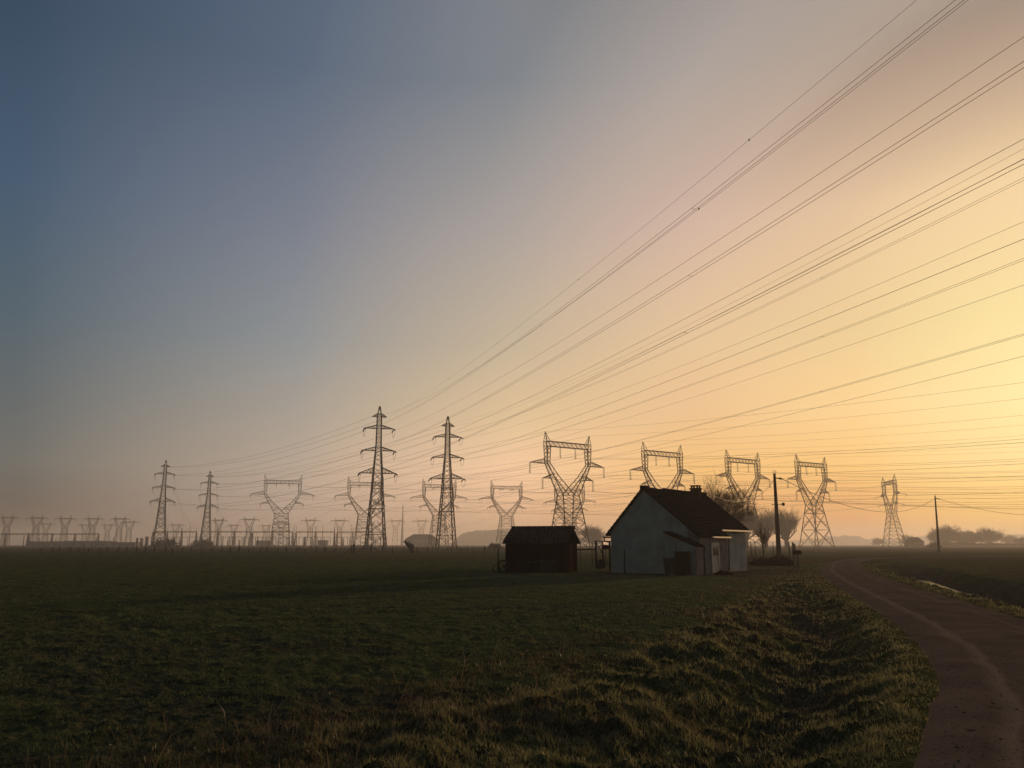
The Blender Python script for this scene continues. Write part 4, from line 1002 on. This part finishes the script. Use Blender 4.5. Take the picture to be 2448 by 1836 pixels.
# long low misty hedges and far woods
def woods(name, pts, h, depth, n, leaf, label, seed, m='wood_far', kind='stuff', cat='woods'):
    rng = np.random.default_rng(seed); P = np.array(pts); t = rng.uniform(0, len(P)-1.001, n); i = t.astype(int); u = t-i
    x = P[i,0]*(1-u)+P[i+1,0]*u; y = P[i,1]*(1-u)+P[i+1,1]*u+rng.uniform(-depth/2, depth/2, n); hh = P[i,2]*(1-u)+P[i+1,2]*u
    hh = hh*h*(.86+.14*vn(x*.045, y*.03, seed)+.12*vn(x*.16, y*.1, seed+1))
    z = hh*rng.uniform(0, 1, n)**.7
    c = np.stack([x,y,z],1); a = rng.normal(size=(n,3)); a /= np.linalg.norm(a,axis=1)[:,None]; b = np.cross(a, rng.normal(size=(n,3))); b /= np.linalg.norm(b,axis=1)[:,None]
    s = leaf*rng.uniform(.5,1.3,n)[:,None]; co = np.stack([c-a*s,c+b*s*.7,c+a*s,c-b*s*.7],1).reshape(-1,3)
    me = bpy.data.meshes.new(name); me.vertices.add(4*n); me.vertices.foreach_set('co', co.astype(np.float32).ravel())
    me.loops.add(4*n); me.loops.foreach_set('vertex_index', np.arange(4*n, dtype=np.int32)); me.polygons.add(n); me.polygons.foreach_set('loop_start', (np.arange(n)*4).astype(np.int32))
    me.update(calc_edges=True); me.materials.append(M[m]); tag(link(name, me), label, cat, kind=kind)
def wp(L_, D): return [(at_d(px, 1302, D).x, D, h) for px, h in L_]
woods('far_woods', wp([(1080,.1),(1110,.8),(1150,1.0),(1200,1.0),(1240,.9),(1290,.7),(1330,.5),(1440,.4)], 2400), 42, 80, 34000, 3.2, 'misty wooded rise on the skyline behind the shed', 1)
woods('far_woods', wp([(1975,.3),(1985,.9),(2010,.8),(2020,1.0),(2035,.75),(2045,1.0),(2060,.5),(2075,.3)], 2500), 28, 60, 14000, 3.2, 'faint misty wood beyond the diamond-braced pylon', 2)
woods('far_woods', wp([(1700,.2),(1900,.4),(1975,.45),(2075,.5),(2150,.5),(2220,.8),(2330,.9),(2400,1.0),(2520,1.0)], 2800), 36, 80, 26000, 3.6, 'faintest band of woodland along the sunlit horizon', 3)
woods('hedgerow', wp([(2228,.8),(2290,.7),(2340,.5),(2380,.6),(2420,.45),(2500,.6)], 660), 4.4, 8, 9000, .65, 'low misty hedgerow under the row of distant trees', 4, 'bush', 'thing', 'hedge')

# pollard stump by the fence
g = base(980, 168)
stp = thing('pollard_stump', 'dark leaning pollard stump with stubby limbs by the field fence', 'stump', tuple(g))
mb = MB(); mb.tube([(.55,0,-.1),(.4,0,.5),(.05,0,1.1),(-.55,0,1.65),(-1.05,0,2.3)], [.55,.42,.36,.32,.25], 9); mb.tube([(.35,0,.6),(.5,.05,1.2),(.35,0,1.6)], [.4,.42,.38], 8); mb.build('trunk', M['bark'], stp, True)
for (x0,z0,x1,z1,r) in ((-.15,1.25,-.35,2.3,.10),(.0,1.2,-.02,2.35,.09),(-.7,1.9,-1.4,2.35,.11),(-.9,2.1,-1.05,2.6,.12),(.3,1.6,.15,1.85,.16),(.5,1.5,.62,1.8,.15)):
    MB().tube([(x0,0,z0),((x0+x1)/2+.05,0,(z0+z1)/2),(x1,0,z1)], [r*1.2,r,r*.9], 6).build('limb', M['bark'], stp)

# ------------------------------------------------------------------ field fences and gate
def fence(D, pxs, h, label, seed, wires=3, w=.16):
    rnd = random.Random(seed); root = thing('field_fence', label, 'fence', (0, D, 0)); xs = []
    for px in pxs:
        x = at_d(px, 1302, D).x; hh = h*rnd.uniform(.82,1.12); l = rnd.uniform(-.09,.09); xs.append(x)
        MB().tube([(x,0,-.1),(x+l,rnd.uniform(-.03,.03),hh)], [w*.55,w*rnd.uniform(.4,.55)], 6).build('post', M['post'], root)
    for k in range(wires):
        z = .3+k*.3; MB().tube([(x, .0, z+rnd.uniform(-.03,.03)) for x in xs], .014, 3, False).build('wire', M['cable'], root)
rnd = random.Random(8)
pn = []; x = 102
while x < 838: pn.append(x+rnd.uniform(-4,4)); x += 22.5
pn2 = []; x = 914
while x < 1195: pn2.append(x+rnd.uniform(-3,3)); x += 27
fence(158, pn, 1.25, 'nearer wire fence of rough posts running up to the field gate', 1)
fence(158, pn2, 1.25, 'nearer wire fence of rough posts from field gate past the stump', 2)
pf = []; x = 110
while x < 1185: pf.append(x+rnd.uniform(-7,7)); x += 29
fence(235, pf, 1.5, 'farther parallel wire fence with sparser crooked posts', 3, 2, .15)
gx0 = at_d(846, 1302, 158).x; gx1 = at_d(888.5, 1302, 158).x
gt = thing('field_gate', 'five-barred field gate with sloping stays on both sides', 'gate', (0,158,0))
for x in (gx0, gx1): MB().tube([(x,0,-.1),(x,0,1.75)], .13, 6).build('gatepost', M['post'], gt)
gl = MB()
for z in (.35,.62,.9,1.2,1.48): gl.beam((gx0+.15,.02,z), (gx1-.15,.02,z), .07)
for x in (gx0+.2, (gx0+gx1)/2, gx1-.2): gl.beam((x,-.04,.3), (x,-.04,1.52), .07)
gl.build('gate_leaf', M['post'], gt)
for x, d in ((gx0-.15,-1),(gx1+.1,1)): MB().beam((x,0,1.35), (x+d*1.5,0,.02), .13).build('stay', M['post'], gt)
x = gx0-.42; MB().tube([(x,0,-.1),(x,0,1.35)], .12, 6).build('strut_post', M['post'], gt)

# ------------------------------------------------------------------ substation
def gantry(px0, px1, py, D, nposts, label, peak=0, low=None):
    a = at_d(px0, py, D); b = at_d(px1, py, D); root = thing('substation_gantry', label, 'gantry', (0, D, 0), group='steel gantries of the substation')
    z = a.z; bm = MB(); lattice_box(bm, [(a.x,-.5,z-.5),(a.x,.5,z-.5),(a.x,.5,z+.3),(a.x,-.5,z+.3)], [(b.x,-.5,z-.5),(b.x,.5,z-.5),(b.x,.5,z+.3),(b.x,-.5,z+.3)], .22, .13, max(4, int((b.x-a.x)/3)))
    bm.build('bridge_beam', M['steel'], root)
    for k in range(nposts):
        x = a.x+(b.x-a.x)*k/(nposts-1); t = MB(); lattice_box(t, [(x-.8,-.8,-.1),(x+.8,-.8,-.1),(x+.8,.8,-.1),(x-.8,.8,-.1)], [(x-.35,-.35,z-.5),(x+.35,-.35,z-.5),(x+.35,.35,z-.5),(x-.35,.35,z-.5)], .24, .12, 5)
        if peak: t.beam((x,0,z-.5), (x,0,z+peak), .22)
        t.build('gantry_leg', M['steel'], root)
    n = int((b.x-a.x)/6)
    for k in range(n):
        x = a.x+(k+.5)*(b.x-a.x)/n; string((x,0,z-.5), (x,0,z-2.2), .22, 5).build('insulator', M['insul'], root)
gantry(-40, 68, 1276.5, 740, 3, 'gantry at the picture edge before the first forked pylon', 1.5)
gantry(70, 236, 1276.5, 750, 4, 'long gantry crossing the row of forked pylons', 1.5)
gantry(366, 470, 1271, 700, 4, 'gantry between the two faded narrow pylons', 3)
gantry(482, 600, 1271, 720, 4, 'gantry ending before the broad portal pylon', 3)
gantry(604, 700, 1271.5, 710, 3, 'gantry crossing the legs of the broad portal pylon', 4)
gantry(708, 800, 1271.5, 700, 3, 'gantry just past the broad portal pylon', 5)
gantry(806, 918, 1272, 710, 4, 'gantry behind the tallest narrow pylon', 4)
# low busbars
for k, (x0, x1) in enumerate(((380,520),(530,660),(670,790),(800,925))):
    a = at_d(x0, 1284, 640); b = at_d(x1, 1284, 640); root = thing('busbar', ('low busbar in front of the narrow pylon pair','low busbar beneath the middle forked pylons','low busbar past the broad portal pylon','low busbar behind the tallest narrow pylon')[k], 'busbar', (0,640,0), group='low busbars of the substation')
    MB().tube([(a.x,0,a.z),(b.x,0,b.z)], .16, 6).build('bar', M['steel'], root); n = 9
    for j in range(n):
        x = a.x+(b.x-a.x)*j/(n-1); m2 = MB(); m2.beam((x,0,-.1), (x,0,a.z-2), .3); m2.build('support', M['steel'], root); string((x,0,a.z-2), (x,0,a.z), .28, 5).build('insulator', M['insul'], root)
rnd = random.Random(12); PR = None
pxs = sorted([rnd.uniform(330, 930) for _ in range(52)]+[rnd.uniform(20, 330) for _ in range(8)])
for j, px in enumerate(pxs):
    D = rnd.uniform(560, 690); q = base(px, D)
    if PR is None:
        PR = thing('equipment_post', '', 'post'); MB().beam((0,0,-.1),(0,0,3.4),.42).build('stand', M['steel'], PR); string((0,0,3.4),(0,0,6.4),.36,7).build('insulator', M['insul'], PR); freeze(PR); o = PR
    else: o = copy_tree(PR)
    o.location = q; s = rnd.uniform(.75, 1.25); o.scale = (1,1,s); o['label'] = 'grey insulator-topped equipment post among the misty substation gear'; o['group'] = 'equipment posts of the substation'
for j, px in enumerate((642, 690, 702, 756, 770, 798, 838, 431, 452)):
    q = base(px, 690+j); o = MB().tube([(0,0,-.1),(0,0,12),(0,0,19.5)], [.3,.2,.06], 6).build('lightning_mast', M['steel']); o.location = q
    tag(o, 'needle-thin lightning mast poking above the substation gantries', 'mast', 'lightning masts of the substation')
def building(px0, px1, py, D, depth, label, roof=0.0, name='low_building', cat='building', eave=None, skew=0, flatlen=None):
    a = at_d(px0, py, D); b = at_d(px1, py, D); z = a.z; w = b.x-a.x; root = thing(name, label, cat, (a.x+w/2, D, 0), skew)
    e = eave if eave else z
    MB().box(-w/2,w/2,0,depth,-.2,e).build('wall', M['far_wall'], root)
    if roof:
        r = MB(); fl = flatlen or 0
        r.poly_prism([(-w/2-.3,-.3,e+.003),(w/2+.3,-.3,e+.003),(fl/2,-.3,z),(-fl/2,-.3,z)] if fl else [(-w/2-.3,-.3,e+.003),(w/2+.3,-.3,e+.003),(0,-.3,z)], (0,depth+.6,0)); r.build('roof', M['far_roof'], root)
    else: MB().box(-w/2-.3,w/2+.3,-.3,depth+.3,e+.003,e+.35).build('roof', M['far_roof'], root)
    dr = MB(); dr.box(-w*.12,w*.02,-.06,-.003,0,min(3,e*.8)); dr.build('door', M['far_roof'], root)
    for k in range(3 if w > 12 else 1): x = w*(.12+.12*k); MB().box(x,x+w*.05,-.05,-.003,1.0,2.0).build('window', M['glass'], root)
building(63, 150, 1295, 700, 14, 'long low building under the first forked pylons')
building(151.5, 258, 1294, 706, 16, 'longest low building under the forked pylon row')
building(260, 323, 1297, 690, 12, 'lowest pale building at the end of the substation row')
building(612, 644, 1293, 900, 10, 'small boxy hut before the broad portal pylon legs')
building(760, 781, 1292, 900, 9, 'small hut below the clear forked pylons')
building(969, 1042, 1277, 950, 40, 'misty farm hangar with a broad sloping roof beyond the stump', 1, 'farm_hangar', 'barn', eave=8.0, flatlen=17)
building(2180, 2208, 1284, 560, 12, 'misty gabled barn on the horizon between the two utility poles', 1, 'barn', 'barn', eave=3.4)
for k, (px, py, w) in enumerate(((327,1286,1.6),(337,1286,1.8),(350,1283,2.6))):
    q = base(px, 650); z = at_d(px, py, 650).z; o = MB(); o.tube([(0,0,-.1),(0,0,z*.8),(0,0,z)], [w*.55,w*.5,w*.6], 8); q_ = o.build('vent_stack', M['far_roof']); q_.location = q
    tag(q_, ('slimmer squat stack past the lowest pale building','middle squat stack of the three past the pale building','widest and tallest squat stack near the faded narrow pylon')[k], 'stack', 'squat stacks of the substation')

# ------------------------------------------------------------------ air, sky, sun
hz = MB().box(-3300, 3300, -3300, 3300, -2.5, 58).build('haze', M['steel']); hz.data.materials.clear()
hm = bpy.data.materials.new('morning_haze'); hm.use_nodes = True; nt = hm.node_tree; nt.nodes.remove(nt.nodes['Principled BSDF'])
pv = nt.nodes.new('ShaderNodeVolumePrincipled'); pv.inputs['Color'].default_value = (.98,.97,.96,1); pv.inputs['Density'].default_value = .00048
pv.inputs['Anisotropy'].default_value = .38; nt.links.new(pv.outputs['Volume'], nt.nodes['Material Output'].inputs['Volume'])
hz.data.materials.append(hm); tag(hz, 'pale morning haze lying over the fields', 'haze', kind='stuff')

SUN_AZ, SUN_EL = R(38), R(8)
sd = Vector((math.sin(SUN_AZ)*math.cos(SUN_EL), math.cos(SUN_AZ)*math.cos(SUN_EL), math.sin(SUN_EL)))
sl = bpy.data.lights.new('sun', 'SUN'); sl.energy = 2.3; sl.angle = R(2.5); sl.color = (1,.62,.33)
so = bpy.data.objects.new('sun', sl); C.objects.link(so); so.rotation_euler = sd.to_track_quat('Z', 'Y').to_euler()

w = bpy.data.worlds.new('World'); SC.world = w; w.use_nodes = True; nt = w.node_tree; N = nt.nodes; L = nt.links
bg = N['Background']
# the dawn sky: colour by angle from the sun, one ramp per height above the horizon (linear values)
# SKYTAB
SKY_EL = [1.5, 5, 9, 14, 22, 32]
SKY_DOT = [[0.3552, 0.6044, 0.7871, 0.901, 0.9603, 0.9871], [0.3567, 0.6083, 0.793, 0.9076, 0.9667, 0.9929], [0.3567, 0.6101, 0.796, 0.9109, 0.9695, 0.9949], [0.3542, 0.6081, 0.7943, 0.9088, 0.9664, 0.9906], [0.3446, 0.5953, 0.7791, 0.8909, 0.9461, 0.9677], [0.324, 0.5631, 0.7387, 0.8444, 0.8946, 0.9155]]
SKY_COL = [[[0.098, 0.0805, 0.0707], [0.5863, 0.428, 0.3302], [0.9296, 0.5323, 0.3048], [0.9241, 0.4242, 0.1148], [0.8694, 0.3519, 0.0916], [1.15, 0.6391, 0.1163]], [[0.1452, 0.1535, 0.1409], [0.5334, 0.4211, 0.3272], [1.0849, 0.6911, 0.4119], [1.0198, 0.5788, 0.1888], [1.059, 0.6164, 0.2021], [1.0636, 0.7946, 0.332]], [[0.112, 0.138, 0.15], [0.4021, 0.3605, 0.31], [0.8087, 0.5782, 0.3342], [0.9054, 0.5687, 0.2875], [1.0174, 0.685, 0.3071], [1.0, 0.8174, 0.3989]], [[0.0781, 0.1236, 0.159], [0.2736, 0.2933, 0.308], [0.5949, 0.474, 0.3307], [0.8379, 0.5806, 0.3362], [0.8696, 0.6264, 0.3172], [0.9436, 0.7582, 0.3591]], [[0.0516, 0.1005, 0.1672], [0.1884, 0.2138, 0.2714], [0.4276, 0.3777, 0.3463], [0.6801, 0.4785, 0.3776], [0.7902, 0.5516, 0.3513], [0.9196, 0.6678, 0.3765]], [[0.0328, 0.0657, 0.1135], [0.0945, 0.1363, 0.2046], [0.2164, 0.2387, 0.2663], [0.4268, 0.3704, 0.3396], [0.4451, 0.3573, 0.2926], [0.3497, 0.2643, 0.2068]]]
# ENDTAB
tc = N.new('ShaderNodeTexCoord'); nz = N.new('ShaderNodeVectorMath'); nz.operation = 'NORMALIZE'; L.new(tc.outputs['Generated'], nz.inputs[0])
dt = N.new('ShaderNodeVectorMath'); dt.operation = 'DOT_PRODUCT'; L.new(nz.outputs[0], dt.inputs[0]); dt.inputs[1].default_value = sd
mp = N.new('ShaderNodeMath'); mp.operation = 'MULTIPLY_ADD'; mp.inputs[1].default_value = .5; mp.inputs[2].default_value = .5; L.new(dt.outputs['Value'], mp.inputs[0])
sp = N.new('ShaderNodeSeparateXYZ'); L.new(nz.outputs[0], sp.inputs[0])
def ramp(dots, cols):
    r = N.new('ShaderNodeValToRGB'); e = r.color_ramp.elements; r.color_ramp.interpolation = 'LINEAR'
    st = [(-1, [v*f for v, f in zip(cols[0], (1.05,.92,.70))]), (dots[0]-.35, [v*.86 for v in cols[0]])]+list(zip(dots, cols))+[(.9999, [min(1.3, v*1.12) for v in cols[-1]])]
    st = [((d+1)/2, c) for d, c in sorted(st)]
    e[0].position = st[0][0]; e[0].color = (*st[0][1], 1); e[1].position = st[-1][0]; e[1].color = (*st[-1][1], 1)
    for p, c in st[1:-1]: q = e.new(p); q.color = (*c, 1)
    L.new(mp.outputs[0], r.inputs['Fac']); return r.outputs['Color']
cur = None
TOP = [[v*f for v, f in zip(c, (.55,.62,.74))] for c in SKY_COL[-1]]
for i, (el, dots, cols) in enumerate(zip(SKY_EL+[60], SKY_DOT+[[d*.8 for d in SKY_DOT[-1]]], SKY_COL+[TOP])):
    c = ramp(dots, cols)
    if cur is None: cur = c
    else:
        mr = N.new('ShaderNodeMapRange'); mr.inputs['From Min'].default_value = math.sin(R(pe)); mr.inputs['From Max'].default_value = math.sin(R(el)); L.new(sp.outputs['Z'], mr.inputs['Value'])
        mx = N.new('ShaderNodeMix'); mx.data_type = 'RGBA'; L.new(mr.outputs['Result'], mx.inputs['Factor']); L.new(cur, mx.inputs[6]); L.new(c, mx.inputs[7]); cur = mx.outputs[2]
    pe = el
sky = N.new('ShaderNodeTexSky'); sky.sky_type = 'NISHITA'; sky.sun_disc = False; sky.sun_elevation = SUN_EL; sky.sun_rotation = SUN_AZ; sky.dust_density = 4; sky.air_density = 1.2
sc_ = N.new('ShaderNodeVectorMath'); sc_.operation = 'SCALE'; sc_.inputs['Scale'].default_value = .06; L.new(sky.outputs['Color'], sc_.inputs[0])
m2 = N.new('ShaderNodeMix'); m2.data_type = 'RGBA'; m2.inputs['Factor'].default_value = .03; L.new(cur, m2.inputs[6]); L.new(sc_.outputs[0], m2.inputs[7])
L.new(m2.outputs[2], bg.inputs['Color']); bg.inputs['Strength'].default_value = 1.0

# ------------------------------------------------------------------ camera
cam = bpy.data.cameras.new('camera'); co = bpy.data.objects.new('camera', cam); C.objects.link(co); SC.camera = co
cam.sensor_width = 36; cam.lens = F/2448*36; cam.clip_end = 8000; cam.clip_start = .05
co.location = (0, 0, CZ); co.rotation_euler = (math.pi/2+TH, 0, 0)
SC.view_settings.view_transform = 'Standard'; SC.view_settings.look = 'None'; SC.view_settings.exposure = 0; SC.view_settings.gamma = 1
cy = SC.cycles; cy.max_bounces = 4; cy.diffuse_bounces = 2; cy.glossy_bounces = 2; cy.transmission_bounces = 2; cy.volume_bounces = 1
cy.use_denoising = True
SC.render.film_transparent = False
